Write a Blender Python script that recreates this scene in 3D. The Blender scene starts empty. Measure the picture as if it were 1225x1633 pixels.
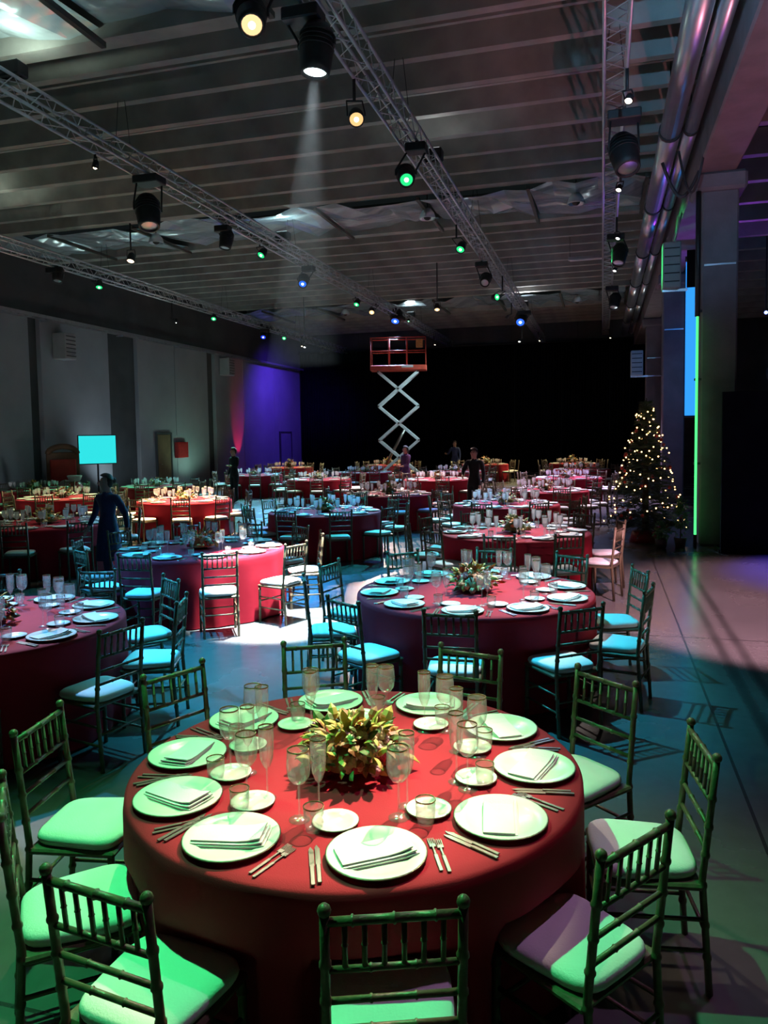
import bpy, bmesh, math, random
from math import sin, cos, pi, radians as R, sqrt, atan2, hypot
from mathutils import Vector, Matrix, Quaternion
random.seed(7)
SC = bpy.context.scene
COL = SC.collection

# ------------------------------------------------------------------ camera
IMG_W, IMG_H = 1225.0, 1633.0
F_PX, CY_PX = 1230.0, 775.0
CAM_H = 2.10
YAW, PITCH, ROLL = R(15.800), R(3.792), R(0.9)
fw = Vector((-sin(YAW)*cos(PITCH), cos(YAW)*cos(PITCH), -sin(PITCH)))
rt = Vector((cos(YAW), sin(YAW), 0)); up = rt.cross(fw)
rt2 = rt*cos(ROLL) - up*sin(ROLL); up2 = rt*sin(ROLL) + up*cos(ROLL)
cd = bpy.data.cameras.new('camera')
cam = bpy.data.objects.new('camera', cd); COL.objects.link(cam)
cam.matrix_world = Matrix((
    (rt2.x, up2.x, -fw.x, 0), (rt2.y, up2.y, -fw.y, 0), (rt2.z, up2.z, -fw.z, CAM_H), (0, 0, 0, 1)))
cd.sensor_fit = 'HORIZONTAL'; cd.sensor_width = 36.0
cd.lens = F_PX/IMG_W*36.0
cd.shift_y = -(IMG_H/2 - CY_PX)/IMG_W
cd.clip_start = 0.05; cd.clip_end = 200
SC.camera = cam

# ------------------------------------------------------------------ world, exposure
w = bpy.data.worlds.new('world'); SC.world = w; w.use_nodes = True
w.node_tree.nodes['Background'].inputs[0].default_value = (0.55, 0.75, 0.80, 1)
w.node_tree.nodes['Background'].inputs[1].default_value = 0.008
vs = SC.view_settings
vs.view_transform = 'Standard'; vs.look = 'None'; vs.exposure = 0.0; vs.gamma = 1.0
vs.use_curve_mapping = False
SC.cycles.max_bounces = 6; SC.cycles.diffuse_bounces = 3; SC.cycles.glossy_bounces = 3
SC.cycles.transparent_max_bounces = 16; SC.cycles.transmission_bounces = 4
SC.cycles.caustics_reflective = False; SC.cycles.caustics_refractive = False
SC.cycles.sample_clamp_indirect = 3.0
SC.cycles.use_light_tree = True

# ------------------------------------------------------------------ materials
MATS = {}
def mat(name, col, rough=0.5, metal=0.0, noise=None, bump=None, spec=0.5, emit=None, coat=0.0, sheen=0.0):
    """procedural principled; noise=(scale, amount) varies the colour, bump=(scale, strength)"""
    m = bpy.data.materials.new(name); m.use_nodes = True
    nt = m.node_tree; b = nt.nodes['Principled BSDF']
    b.inputs['Base Color'].default_value = (*col, 1); b.inputs['Roughness'].default_value = rough
    b.inputs['Metallic'].default_value = metal; b.inputs['Specular IOR Level'].default_value = spec
    if coat: b.inputs['Coat Weight'].default_value = coat
    if sheen: b.inputs['Sheen Weight'].default_value = sheen
    if emit:
        b.inputs['Emission Color'].default_value = (*emit[0], 1); b.inputs['Emission Strength'].default_value = emit[1]
    tc = None
    if noise or bump:
        tc = nt.nodes.new('ShaderNodeTexCoord')
    if noise:
        n = nt.nodes.new('ShaderNodeTexNoise'); n.inputs['Scale'].default_value = noise[0]; n.inputs['Detail'].default_value = 5
        nt.links.new(tc.outputs['Object'], n.inputs['Vector'])
        r = nt.nodes.new('ShaderNodeValToRGB')
        a = noise[1]
        r.color_ramp.elements[0].position = 0.3; r.color_ramp.elements[1].position = 0.7
        r.color_ramp.elements[0].color = (*[max(0, c*(1-a)) for c in col], 1)
        r.color_ramp.elements[1].color = (*[min(1, c*(1+a)) for c in col], 1)
        nt.links.new(n.outputs['Fac'], r.inputs['Fac']); nt.links.new(r.outputs['Color'], b.inputs['Base Color'])
    if bump:
        n2 = nt.nodes.new('ShaderNodeTexNoise'); n2.inputs['Scale'].default_value = bump[0]; n2.inputs['Detail'].default_value = 4
        nt.links.new(tc.outputs['Object'], n2.inputs['Vector'])
        bp = nt.nodes.new('ShaderNodeBump'); bp.inputs['Strength'].default_value = bump[1]; bp.inputs['Distance'].default_value = 0.02
        nt.links.new(n2.outputs['Fac'], bp.inputs['Height']); nt.links.new(bp.outputs['Normal'], b.inputs['Normal'])
    MATS[name] = m
    return m
def glow(name, col, strength):
    m = bpy.data.materials.new(name); m.use_nodes = True; nt = m.node_tree; nt.nodes.clear()
    e = nt.nodes.new('ShaderNodeEmission'); e.inputs[0].default_value = (*col, 1); e.inputs[1].default_value = strength
    o = nt.nodes.new('ShaderNodeOutputMaterial'); nt.links.new(e.outputs[0], o.inputs[0]); MATS[name] = m; return m
def clear_glass(name, tint=(1, 1, 1), glint_white=0.05):
    m = bpy.data.materials.new(name); m.use_nodes = True; nt = m.node_tree; nt.nodes.clear()
    t = nt.nodes.new('ShaderNodeBsdfTransparent'); t.inputs[0].default_value = (*tint, 1)
    g = nt.nodes.new('ShaderNodeBsdfGlossy'); g.inputs['Roughness'].default_value = 0.2
    lw = nt.nodes.new('ShaderNodeLayerWeight'); lw.inputs[0].default_value = 0.35
    ma = nt.nodes.new('ShaderNodeMath'); ma.operation = 'MULTIPLY_ADD'; ma.inputs[1].default_value = 0.34; ma.inputs[2].default_value = 0.05
    mx = nt.nodes.new('ShaderNodeMixShader'); o = nt.nodes.new('ShaderNodeOutputMaterial')
    nt.links.new(lw.outputs['Facing'], ma.inputs[0]); nt.links.new(ma.outputs[0], mx.inputs[0])
    df = nt.nodes.new('ShaderNodeBsdfTranslucent'); d2 = nt.nodes.new('ShaderNodeBsdfDiffuse'); m2 = nt.nodes.new('ShaderNodeMixShader'); m3 = nt.nodes.new('ShaderNodeMixShader')
    nt.links.new(df.outputs[0], m2.inputs[1]); nt.links.new(d2.outputs[0], m2.inputs[2]); m3.inputs[0].default_value = glint_white
    nt.links.new(t.outputs[0], mx.inputs[1]); nt.links.new(g.outputs[0], mx.inputs[2]); nt.links.new(mx.outputs[0], m3.inputs[1]); nt.links.new(m2.outputs[0], m3.inputs[2]); nt.links.new(m3.outputs[0], o.inputs[0])
    MATS[name] = m; return m

mat('gold_wood', (0.13, 0.098, 0.055), 0.40, 0.15, noise=(30, 0.25), bump=(60, 0.15))
mat('cushion', (0.82, 0.82, 0.80), 0.75, noise=(6, 0.04), bump=(120, 0.12))
mat('red_cloth', (0.40, 0.016, 0.034), 0.75, noise=(3, 0.10), bump=(220, 0.10), spec=0.12)
mat('plate', (0.86, 0.84, 0.78), 0.22, noise=(4, 0.03), coat=0.3)
mat('charger', (0.84, 0.82, 0.74), 0.28, noise=(4, 0.04), coat=0.2)
mat('plate_edge', (0.10, 0.08, 0.05), 0.3, 0.6, noise=(9, 0.2))
mat('napkin', (0.88, 0.87, 0.84), 0.85, noise=(12, 0.04), bump=(180, 0.15))
mat('steel', (0.30, 0.28, 0.25), 0.32, 1.0, noise=(14, 0.06))
mat('gilt_rim', (0.35, 0.25, 0.12), 0.25, 0.9, noise=(14, 0.1))
clear_glass('glass', glint_white=0.07); clear_glass('glass_far', glint_white=0.30)  # white diffuse share stands in for glints, stronger on distant glasses
mat('leaf_gold', (0.55, 0.38, 0.08), 0.55, noise=(18, 0.35))
mat('leaf_green', (0.12, 0.16, 0.045), 0.5, noise=(18, 0.35))
mat('leaf_rust', (0.30, 0.12, 0.04), 0.55, noise=(18, 0.3))
mat('bloom_cream', (0.80, 0.68, 0.36), 0.6, noise=(25, 0.15))
mat('bloom_red', (0.55, 0.05, 0.09), 0.5, noise=(25, 0.2))
mat('bloom_orange', (0.75, 0.32, 0.09), 0.55, noise=(25, 0.2))
mat('bloom_pink', (0.75, 0.42, 0.45), 0.6, noise=(25, 0.15))
mat('vase', (0.09, 0.06, 0.04), 0.4, noise=(12, 0.2))
mat('truss_metal', (0.62, 0.63, 0.66), 0.38, 0.85, noise=(7, 0.08))
mat('black_metal', (0.014, 0.015, 0.017), 0.5, noise=(15, 0.3))
mat('black_drape', (0.006, 0.007, 0.010), 0.95, noise=(3, 0.3), spec=0.1)
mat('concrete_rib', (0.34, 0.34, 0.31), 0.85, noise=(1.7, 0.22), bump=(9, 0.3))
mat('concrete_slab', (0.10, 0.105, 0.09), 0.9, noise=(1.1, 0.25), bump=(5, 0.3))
mat('wall_paint', (0.34, 0.37, 0.40), 0.85, noise=(0.8, 0.10), bump=(14, 0.1))
mat('wall_dark', (0.07, 0.08, 0.085), 0.9, noise=(1, 0.2))
mat('column_concrete', (0.20, 0.17, 0.19), 0.85, noise=(2.2, 0.16), bump=(20, 0.2))
mat('duct_steel', (0.66, 0.69, 0.74), 0.32, 0.9, noise=(2, 0.08))
mat('lift_red', (0.62, 0.08, 0.05), 0.45, noise=(6, 0.15))
mat('lift_arm', (0.80, 0.84, 0.85), 0.45, noise=(6, 0.1))
mat('rubber', (0.02, 0.02, 0.02), 0.8, noise=(9, 0.2))
mat('navy_cloth', (0.025, 0.035, 0.11), 0.85, noise=(14, 0.2), bump=(40, 0.2))
mat('black_cloth', (0.010, 0.010, 0.013), 0.9, noise=(14, 0.2))
mat('blue_shirt', (0.05, 0.08, 0.22), 0.85, noise=(14, 0.2))
mat('plum_cloth', (0.09, 0.03, 0.12), 0.85, noise=(14, 0.2))
mat('skin', (0.55, 0.34, 0.25), 0.55, noise=(20, 0.06))
mat('hair', (0.030, 0.020, 0.014), 0.6, noise=(30, 0.3))
mat('fir', (0.05, 0.075, 0.035), 0.6, noise=(8, 0.4))
mat('bark', (0.05, 0.03, 0.02), 0.9, noise=(12, 0.3))
mat('shrub_leaf', (0.10, 0.25, 0.07), 0.5, noise=(9, 0.3))
mat('red_paint', (0.50, 0.03, 0.03), 0.4, noise=(6, 0.12))
mat('white_fabric', (0.8, 0.78, 0.76), 0.85, noise=(9, 0.05))
mat('brown_wood', (0.14, 0.07, 0.035), 0.55, noise=(5, 0.25))
mat('door_brown', (0.20, 0.13, 0.07), 0.6, noise=(3, 0.15))
mat('door_grey', (0.30, 0.32, 0.40), 0.6, noise=(3, 0.1))
mat('box_grey', (0.42, 0.43, 0.44), 0.6, noise=(4, 0.08))
mat('wire_dark', (0.03, 0.03, 0.035), 0.5, noise=(9, 0.2))
mat('ribbon_red', (0.40, 0.03, 0.03), 0.35, noise=(9, 0.2))

# crumpled silver film of the roof lights
m = mat('silver_film', (0.66, 0.80, 0.86), 0.24, 0.5)
nt = m.node_tree; b = nt.nodes['Principled BSDF']
tc = nt.nodes.new('ShaderNodeTexCoord'); vo = nt.nodes.new('ShaderNodeTexVoronoi'); vo.inputs['Scale'].default_value = 0.9
mp = nt.nodes.new('ShaderNodeMapping'); mp.inputs['Scale'].default_value = (0.45, 1.3, 1)
nt.links.new(tc.outputs['Object'], mp.inputs['Vector']); nt.links.new(mp.outputs[0], vo.inputs['Vector'])
nn = nt.nodes.new('ShaderNodeTexNoise'); nn.inputs['Scale'].default_value = 1.6; nt.links.new(tc.outputs['Object'], nn.inputs['Vector'])
ad = nt.nodes.new('ShaderNodeMath'); ad.operation = 'ADD'
nt.links.new(vo.outputs['Distance'], ad.inputs[0]); nt.links.new(nn.outputs['Fac'], ad.inputs[1])
bp = nt.nodes.new('ShaderNodeBump'); bp.inputs['Strength'].default_value = 0.5; bp.inputs['Distance'].default_value = 0.2
nt.links.new(ad.outputs[0], bp.inputs['Height']); nt.links.new(bp.outputs[0], b.inputs['Normal'])

# polished concrete floor: mottled, with dark wheel tracks and saw-cut joints
m = mat('floor_concrete', (0.20, 0.20, 0.20), 0.3, spec=0.6)
nt = m.node_tree; b = nt.nodes['Principled BSDF']; L = nt.links.new
tc = nt.nodes.new('ShaderNodeTexCoord'); sx = nt.nodes.new('ShaderNodeSeparateXYZ'); L(tc.outputs['Object'], sx.inputs[0])
def nz(scale, det=6, dist=0.0, vec=None):
    n = nt.nodes.new('ShaderNodeTexNoise'); n.inputs['Scale'].default_value = scale; n.inputs['Detail'].default_value = det
    n.inputs['Distortion'].default_value = dist; L(vec or tc.outputs['Object'], n.inputs['Vector']); return n.outputs['Fac']
def mth(op, a, bb=None, c=None):
    n = nt.nodes.new('ShaderNodeMath'); n.operation = op
    for i, v in enumerate((a, bb, c)):
        if v is None: continue
        if hasattr(v, 'is_linked'): L(v, n.inputs[i])
        else: n.inputs[i].default_value = v
    return n.outputs[0]
big = nz(0.55, 6, 0.4); fine = nz(9, 5)
base = mth('MULTIPLY_ADD', big, 0.09, 0.045); base = mth('MULTIPLY_ADD', fine, 0.035, base)
def band(x0, half):
    d = mth('ABSOLUTE', mth('SUBTRACT', mth('ADD', sx.outputs['X'], mth('MULTIPLY', nz(0.8, 2), 0.03)), x0))
    n = nt.nodes.new('ShaderNodeMapRange'); n.inputs[1].default_value = half*0.35; n.inputs[2].default_value = half*1.2
    n.inputs[3].default_value = 1.0; n.inputs[4].default_value = 0.0; L(d, n.inputs[0]); return n.outputs[0]
trk = mth('MAXIMUM', band(1.12, 0.055), band(1.30, 0.055))
trk = mth('MULTIPLY', trk, mth('MULTIPLY_ADD', nz(2.5, 3), 0.8, 0.25))
jy = mth('ABSOLUTE', mth('SUBTRACT', mth('FRACT', mth('MULTIPLY', mth('ADD', sx.outputs['Y'], 0.75), 1/6.0)), 0.5))
jx = mth('ABSOLUTE', mth('SUBTRACT', mth('FRACT', mth('MULTIPLY', mth('ADD', sx.outputs['X'], 2.2), 1/6.0)), 0.5))
jn = mth('LESS_THAN', mth('MINIMUM', jx, jy), 0.0016)
dk = mth('MULTIPLY', mth('SUBTRACT', 1.0, mth('MULTIPLY', trk, 0.75)), mth('SUBTRACT', 1.0, mth('MULTIPLY', jn, 0.7)))
val = mth('MULTIPLY', base, dk)
cc = nt.nodes.new('ShaderNodeCombineColor'); L(val, cc.inputs[0]); L(mth('MULTIPLY', val, 0.99), cc.inputs[1]); L(mth('MULTIPLY', val, 0.96), cc.inputs[2])
L(cc.outputs[0], b.inputs['Base Color'])
L(mth('MULTIPLY_ADD', nz(1.4, 5), 0.22, 0.14), b.inputs['Roughness'])
bp = nt.nodes.new('ShaderNodeBump'); bp.inputs['Strength'].default_value = 0.12; bp.inputs['Distance'].default_value = 0.01
L(fine, bp.inputs['Height']); L(bp.outputs[0], b.inputs['Normal'])

# ------------------------------------------------------------------ mesh builder
class MB:
    def __init__(s): s.v = []; s.f = []; s.mi = []; s.cur = 0; s.sm = []
    def add(s, vs, fs, smooth=False):
        o = len(s.v); s.v += [tuple(p) for p in vs]
        for f in fs: s.f.append(tuple(i+o for i in f)); s.mi.append(s.cur); s.sm.append(smooth)
        return s
    def box(s, x0, x1, y0, y1, z0, z1, M=None):
        vs = [Vector(p) for p in ((x0,y0,z0),(x1,y0,z0),(x1,y1,z0),(x0,y1,z0),(x0,y0,z1),(x1,y0,z1),(x1,y1,z1),(x0,y1,z1))]
        if M: vs = [M @ p for p in vs]
        return s.add(vs, [(0,3,2,1),(4,5,6,7),(0,1,5,4),(1,2,6,5),(2,3,7,6),(3,0,4,7)])
    def cbox(s, c, d, M=None):
        return s.box(c[0]-d[0]/2, c[0]+d[0]/2, c[1]-d[1]/2, c[1]+d[1]/2, c[2]-d[2]/2, c[2]+d[2]/2, M)
    def bevbox(s, x0, x1, y0, y1, z0, z1, r, M=None):
        """box with chamfered edges (24 verts)"""
        vs = []; idx = {}
        for sx_ in (0, 1):
            for sy_ in (0, 1):
                for sz_ in (0, 1):
                    for ax in range(3):
                        p = [(x0, x1)[sx_], (y0, y1)[sy_], (z0, z1)[sz_]]
                        for k, sg in enumerate((sx_, sy_, sz_)):
                            if k != ax: p[k] += r if sg == 0 else -r
                        idx[(sx_, sy_, sz_, ax)] = len(vs); vs.append(Vector(p))
        fs = []
        g = lambda a, b_, c, ax: idx[(a, b_, c, ax)]
        for q in (0, 1):
            f = [g(q,0,0,0), g(q,1,0,0), g(q,1,1,0), g(q,0,1,0)]; fs.append(f if q else f[::-1])
            f = [g(0,q,0,1), g(0,q,1,1), g(1,q,1,1), g(1,q,0,1)]; fs.append(f if q else f[::-1])
            f = [g(0,0,q,2), g(1,0,q,2), g(1,1,q,2), g(0,1,q,2)]; fs.append(f if q else f[::-1])
        for a in (0, 1):
            for b_ in (0, 1):
                e = [g(a,b_,0,0), g(a,b_,1,0), g(a,b_,1,1), g(a,b_,0,1)]; fs.append(e)
                e = [g(a,0,b_,0), g(a,1,b_,0), g(a,1,b_,2), g(a,0,b_,2)]; fs.append(e)
                e = [g(0,a,b_,1), g(1,a,b_,1), g(1,a,b_,2), g(0,a,b_,2)]; fs.append(e)
        for a in (0, 1):
            for b_ in (0, 1):
                for c in (0, 1): fs.append([g(a,b_,c,0), g(a,b_,c,1), g(a,b_,c,2)])
        if M: vs = [M @ p for p in vs]
        return s.add(vs, fs)
    def tube(s, pts, rad, n=8, cap=True, smooth=True):
        pts = [Vector(p) for p in pts]
        if not hasattr(rad, '__len__'): rad = [rad]*len(pts)
        vs = []; fs = []; prev = None
        for i, p in enumerate(pts):
            t = (pts[min(i+1, len(pts)-1)] - pts[max(i-1, 0)]).normalized()
            if prev is None:
                a = Vector((0, 0, 1)) if abs(t.z) < 0.9 else Vector((1, 0, 0)); u = t.cross(a).normalized()
            else: u = (prev - t*prev.dot(t)).normalized()
            prev = u; v = t.cross(u)
            for k in range(n):
                a = 2*pi*k/n; vs.append(p + (u*cos(a) + v*sin(a))*rad[i])
        for i in range(len(pts)-1):
            for k in range(n):
                fs.append((i*n+k, i*n+(k+1) % n, (i+1)*n+(k+1) % n, (i+1)*n+k))
        s.add(vs, fs, smooth)
        if cap:
            o = len(s.v) - len(vs)
            s.f.append(tuple(o+k for k in reversed(range(n)))); s.mi.append(s.cur); s.sm.append(False)
            s.f.append(tuple(o+(len(pts)-1)*n+k for k in range(n))); s.mi.append(s.cur); s.sm.append(False)
        return s
    def lathe(s, prof, n=24, M=None, smooth=True, close=False):
        vs = []; fs = []
        for r_, z in prof:
            for k in range(n):
                a = 2*pi*k/n; p = Vector((r_*cos(a), r_*sin(a), z)); vs.append(M @ p if M else p)
        m_ = len(prof)
        for i in range(m_-1 if not close else m_):
            j = (i+1) % m_
            for k in range(n): fs.append((i*n+k, i*n+(k+1) % n, j*n+(k+1) % n, j*n+k))
        return s.add(vs, fs, smooth)
    def ball(s, c, r_, n=10, m_=6, sc=(1, 1, 1)):
        prof = [(max(1e-4, sin(pi*i/m_))*r_, -cos(pi*i/m_)*r_) for i in range(m_+1)]
        M = Matrix.Translation(Vector(c)) @ Matrix.Diagonal((*sc, 1))
        return s.lathe(prof, n, M)
    def mesh(s, name, mats):
        me = bpy.data.meshes.new(name); me.from_pydata(s.v, [], s.f)
        mats = mats if isinstance(mats, (list, tuple)) else [mats]
        for mm in mats: me.materials.append(MATS[mm])
        if len(mats) > 1: me.polygons.foreach_set('material_index', s.mi)
        me.polygons.foreach_set('use_smooth', s.sm)
        me.update(); return me
    def build(s, name, mats, parent=None, loc=None, rotz=None):
        return obj(name, s.mesh(name, mats), parent, loc, rotz)
def obj(name, me, parent=None, loc=None, rotz=None, M=None):
    o = bpy.data.objects.new(name, me); COL.objects.link(o)
    if parent is not None: o.parent = parent
    if M is not None: o.matrix_local = M
    if loc is not None: o.location = loc
    if rotz is not None: o.rotation_euler = (0, 0, rotz)
    return o
def tag(o, label, cat=None, group=None, kind=None):
    o['label'] = label
    if cat: o['category'] = cat
    if group: o['group'] = group
    if kind: o['kind'] = kind
    return o
def thing(name, label, cat, loc=(0, 0, 0), rotz=0, group=None):
    o = obj(name, None, None, loc, rotz); o.empty_display_size = 0.1
    return tag(o, label, cat, group)
KIDS = {}
def kids(o):
    return o.children
def copy_tree(o, parent=None, ch=None):
    c = o.copy(); COL.objects.link(c); c.parent = parent
    for k in (TREE[o.name] if o.name in TREE else []): copy_tree(k, c)
    return c
TREE = {}
def remember(root):
    """note the child lists of a prototype once (obj.children scans the whole file)"""
    allc = {}
    for o in bpy.data.objects:
        if o.parent: allc.setdefault(o.parent.name, []).append(o)
    st = [root]
    while st:
        x = st.pop(); TREE[x.name] = allc.get(x.name, []); st += TREE[x.name]
def aim(d, roll=0):
    """rotation that turns local -Z onto d"""
    return Vector(d).to_track_quat('-Z', 'Y')

# ------------------------------------------------------------------ room
X_L, Y_B, Z_C = -17.25, 43.0, 7.9
SK = [(4.6, 9.9), (18.3, 21.4), (32.2, 36.0)]          # roof-light bays (y0, y1)
fl = MB().box(X_L-0.3, 14, -6, Y_B+0.3, -0.2, 0.0).build('floor', 'floor_concrete'); tag(fl, 'polished grey concrete floor with dark wheel tracks', 'floor', kind='structure')

ceil = thing('ceiling', 'ribbed concrete ceiling with silver-lined roof lights', 'ceiling', (0, 0, 0)); ceil['kind'] = 'structure'
def slab(y0, y1):
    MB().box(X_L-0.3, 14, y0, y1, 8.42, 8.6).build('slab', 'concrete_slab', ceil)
ys = [-6] + [v for s_ in SK for v in s_] + [Y_B+0.3]
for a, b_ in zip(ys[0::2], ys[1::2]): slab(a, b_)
def rib_mesh(w0, w1, dz):
    mb = MB(); x0, x1 = X_L, 1.6
    pr_ = [(-w0/2, 0), (-w1/2, dz), (w1/2, dz), (w0/2, 0)]
    vs = [(x, y, z) for x in (x0, x1) for y, z in pr_]
    return mb.add(vs, [(0,1,5,4),(1,2,6,5),(2,3,7,6),(3,0,4,7),(0,3,2,1),(4,5,6,7)]).mesh('rib', 'concrete_rib')
RIB = rib_mesh(0.16, 0.34, 0.52); RIBS = rib_mesh(0.07, 0.14, 0.26); GIRD = rib_mesh(0.30, 0.34, 0.80)
y = 0.2; k = 0
while y < Y_B - 0.4:
    if not any(a-0.45 < y < b_+0.45 for a, b_ in SK):
        obj('rib', RIB, ceil, (0, y, Z_C))
        if not any(a-0.45 < y+0.55 < b_+0.45 for a, b_ in SK) and k % 2 == 0:
            obj('rib', RIBS, ceil, (0, y+0.55, Z_C+0.18))
    y += 1.08; k += 1
for a, b_ in SK:
    for yy in (a-0.12, b_+0.12): obj('girder', GIRD, ceil, (0, yy, 7.78))
    x = X_L; i = 0
    while x < 1.5:
        x2 = min(x+2.6, 1.6)
        ph = random.uniform(0, 6)
        mb = MB(); vs = []; n1, n2 = 5, 3; tl = random.uniform(-.1, .1)
        for p_ in range(n1+1):
            for q in range(n2+1):
                u, v = p_/n1, q/n2
                vs.append((x+0.04+(x2-x-0.08)*u, a+(b_-a)*v, 7.72+0.22*v+tl*(u-.5)+random.uniform(-.13, .13)))
        fs = [(p_*(n2+1)+q, p_*(n2+1)+q+1, (p_+1)*(n2+1)+q+1, (p_+1)*(n2+1)+q) for p_ in range(n1) for q in range(n2)]
        mb.add(vs, fs, False); mb.build('pane', 'silver_film', ceil)
        MB().box(x-0.04, x+0.04, a, b_, 7.66, 7.74).build('glazing_bar', 'concrete_slab', ceil)
        x = x2; i += 1

wl = thing('wall_left', 'grey panelled side wall with dark recesses', 'wall', (0, 0, 0)); wl['kind'] = 'structure'
REC = [(20.45, 20.95), (24.5, 26.3), (31.8, 32.5)]
yy = 8.0
edges = [8.0, 14.0, 20.45, 20.95, 24.5, 26.3, 29.0, 31.8, 32.5, 35.4, 39.2, 43.0]
for a, b_ in zip(edges, edges[1:]):
    rec = any(abs(a-r0) < 1e-6 for r0, _ in REC)
    if rec: MB().box(X_L-0.25, X_L-0.16, a, b_, 0, 6.0).build('recess_panel', 'wall_dark', wl)
    else: MB().bevbox(X_L-0.25, X_L, a+0.015, b_-0.015, 0, 6.0, 0.012).build('panel', 'wall_paint', wl)
MB().box(X_L-0.25, X_L+0.05, 8, Y_B, 6.0, 8.42).build('upper_band', 'wall_dark', wl)
MB().box(X_L-0.3, X_L-0.25, -6, 8, 0, 8.42).build('panel', 'wall_paint', wl)
wb = MB().box(X_L-0.3, 14, Y_B, Y_B+0.3, 0, 8.42).build('wall_back', 'wall_dark'); tag(wb, 'dark end wall behind the black curtain', 'wall', kind='structure')
wr = MB().box(13.7, 14, -6, Y_B, 0, 8.42).build('wall_right', 'wall_dark'); tag(wr, 'dark far side wall of the neighbouring bay', 'wall', kind='structure')
tr = MB().bevbox(1.60, 2.25, 2, Y_B, 6.6, 8.0, 0.03).build('trim_1', 'column_concrete'); tag(tr, 'heavy concrete girder carried by the row of columns', 'girder', kind='structure')
COLN = ['first concrete column, beside the tall black partition', 'second concrete column, behind the lit fir tree', 'third concrete column, far along the colonnade']
for i, yc in enumerate((14.95, 24.0, 33.0)):
    c = thing('column', COLN[i], 'column', (0, 0, 0)); c['kind'] = 'structure'
    MB().bevbox(1.70, 2.30, yc, yc+0.6, 0, 6.6, 0.03).build('shaft', 'column_concrete', c)
    MB().bevbox(1.55, 2.42, yc-0.12, yc+0.72, 6.28, 6.6, 0.05).build('corbel', 'column_concrete', c)
    MB().box(1.74, 2.26, yc-0.012, yc, 5.0, 5.03).build('strap', 'duct_steel', c)
# right bay ceiling ribs
rb = MB()
mesh_r = MB().box(2.4, 13.7, -0.1, 0.1, 0, 0.5).mesh('rib', 'concrete_rib')
for i in range(20): obj('rib', mesh_r, ceil, (0, 8.3+i*1.7, 7.4))

# ------------------------------------------------------------------ chairs
def post(pts, r0, nodes, n=10):
    """a bamboo-turned post: tube through pts with rings at the fractions in nodes"""
    pts = [Vector(p) for p in pts]
    ln = [0]
    for a, b_ in zip(pts, pts[1:]): ln.append(ln[-1]+(b_-a).length)
    T = ln[-1]
    def at(t):
        d = t*T
        for i in range(len(pts)-1):
            if d <= ln[i+1]+1e-9: return pts[i].lerp(pts[i+1], (d-ln[i])/(ln[i+1]-ln[i]))
        return pts[-1]
    ts = sorted(set([0, 1] + [l/T for l in ln] + [min(1, max(0, q+e)) for q in nodes for e in (-.014, -.005, .005, .014)]))
    P, Rr = [], []
    for t in ts:
        P.append(at(t)); Rr.append(r0*1.28 if any(abs(t-q) < .008 for q in nodes) else r0)
    return P, Rr
def back_y(z): return -0.185 - max(0, z-0.44)*0.10
def cushion_mb(n=28, k=7):
    mb = MB(); rows = []
    prof = [(0.86, 0.432), (0.97, 0.436), (1.0, 0.45), (0.985, 0.466), (0.93, 0.476), (0.7, 0.482), (0.35, 0.484)]
    for s_, z in prof:
        for i in range(n):
            a = 2*pi*i/n; e = 0.42
            cx = math.copysign(abs(cos(a))**e, cos(a)); sy = math.copysign(abs(sin(a))**e, sin(a))
            wx = 0.190 + 0.018*sy
            rows.append((cx*wx*s_, sy*0.192*s_+0.002, z))
    m_ = len(prof); fs = [(i*n+j, i*n+(j+1) % n, (i+1)*n+(j+1) % n, (i+1)*n+j) for i in range(m_-1) for j in range(n)]
    rows.append((0, 0, 0.485)); c = len(rows)-1; fs += [((m_-1)*n+j, (m_-1)*n+(j+1) % n, c) for j in range(n)]
    fs.append(tuple(reversed(range(n))))
    return mb.add(rows, fs, True)
XP = 0.178
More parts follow.
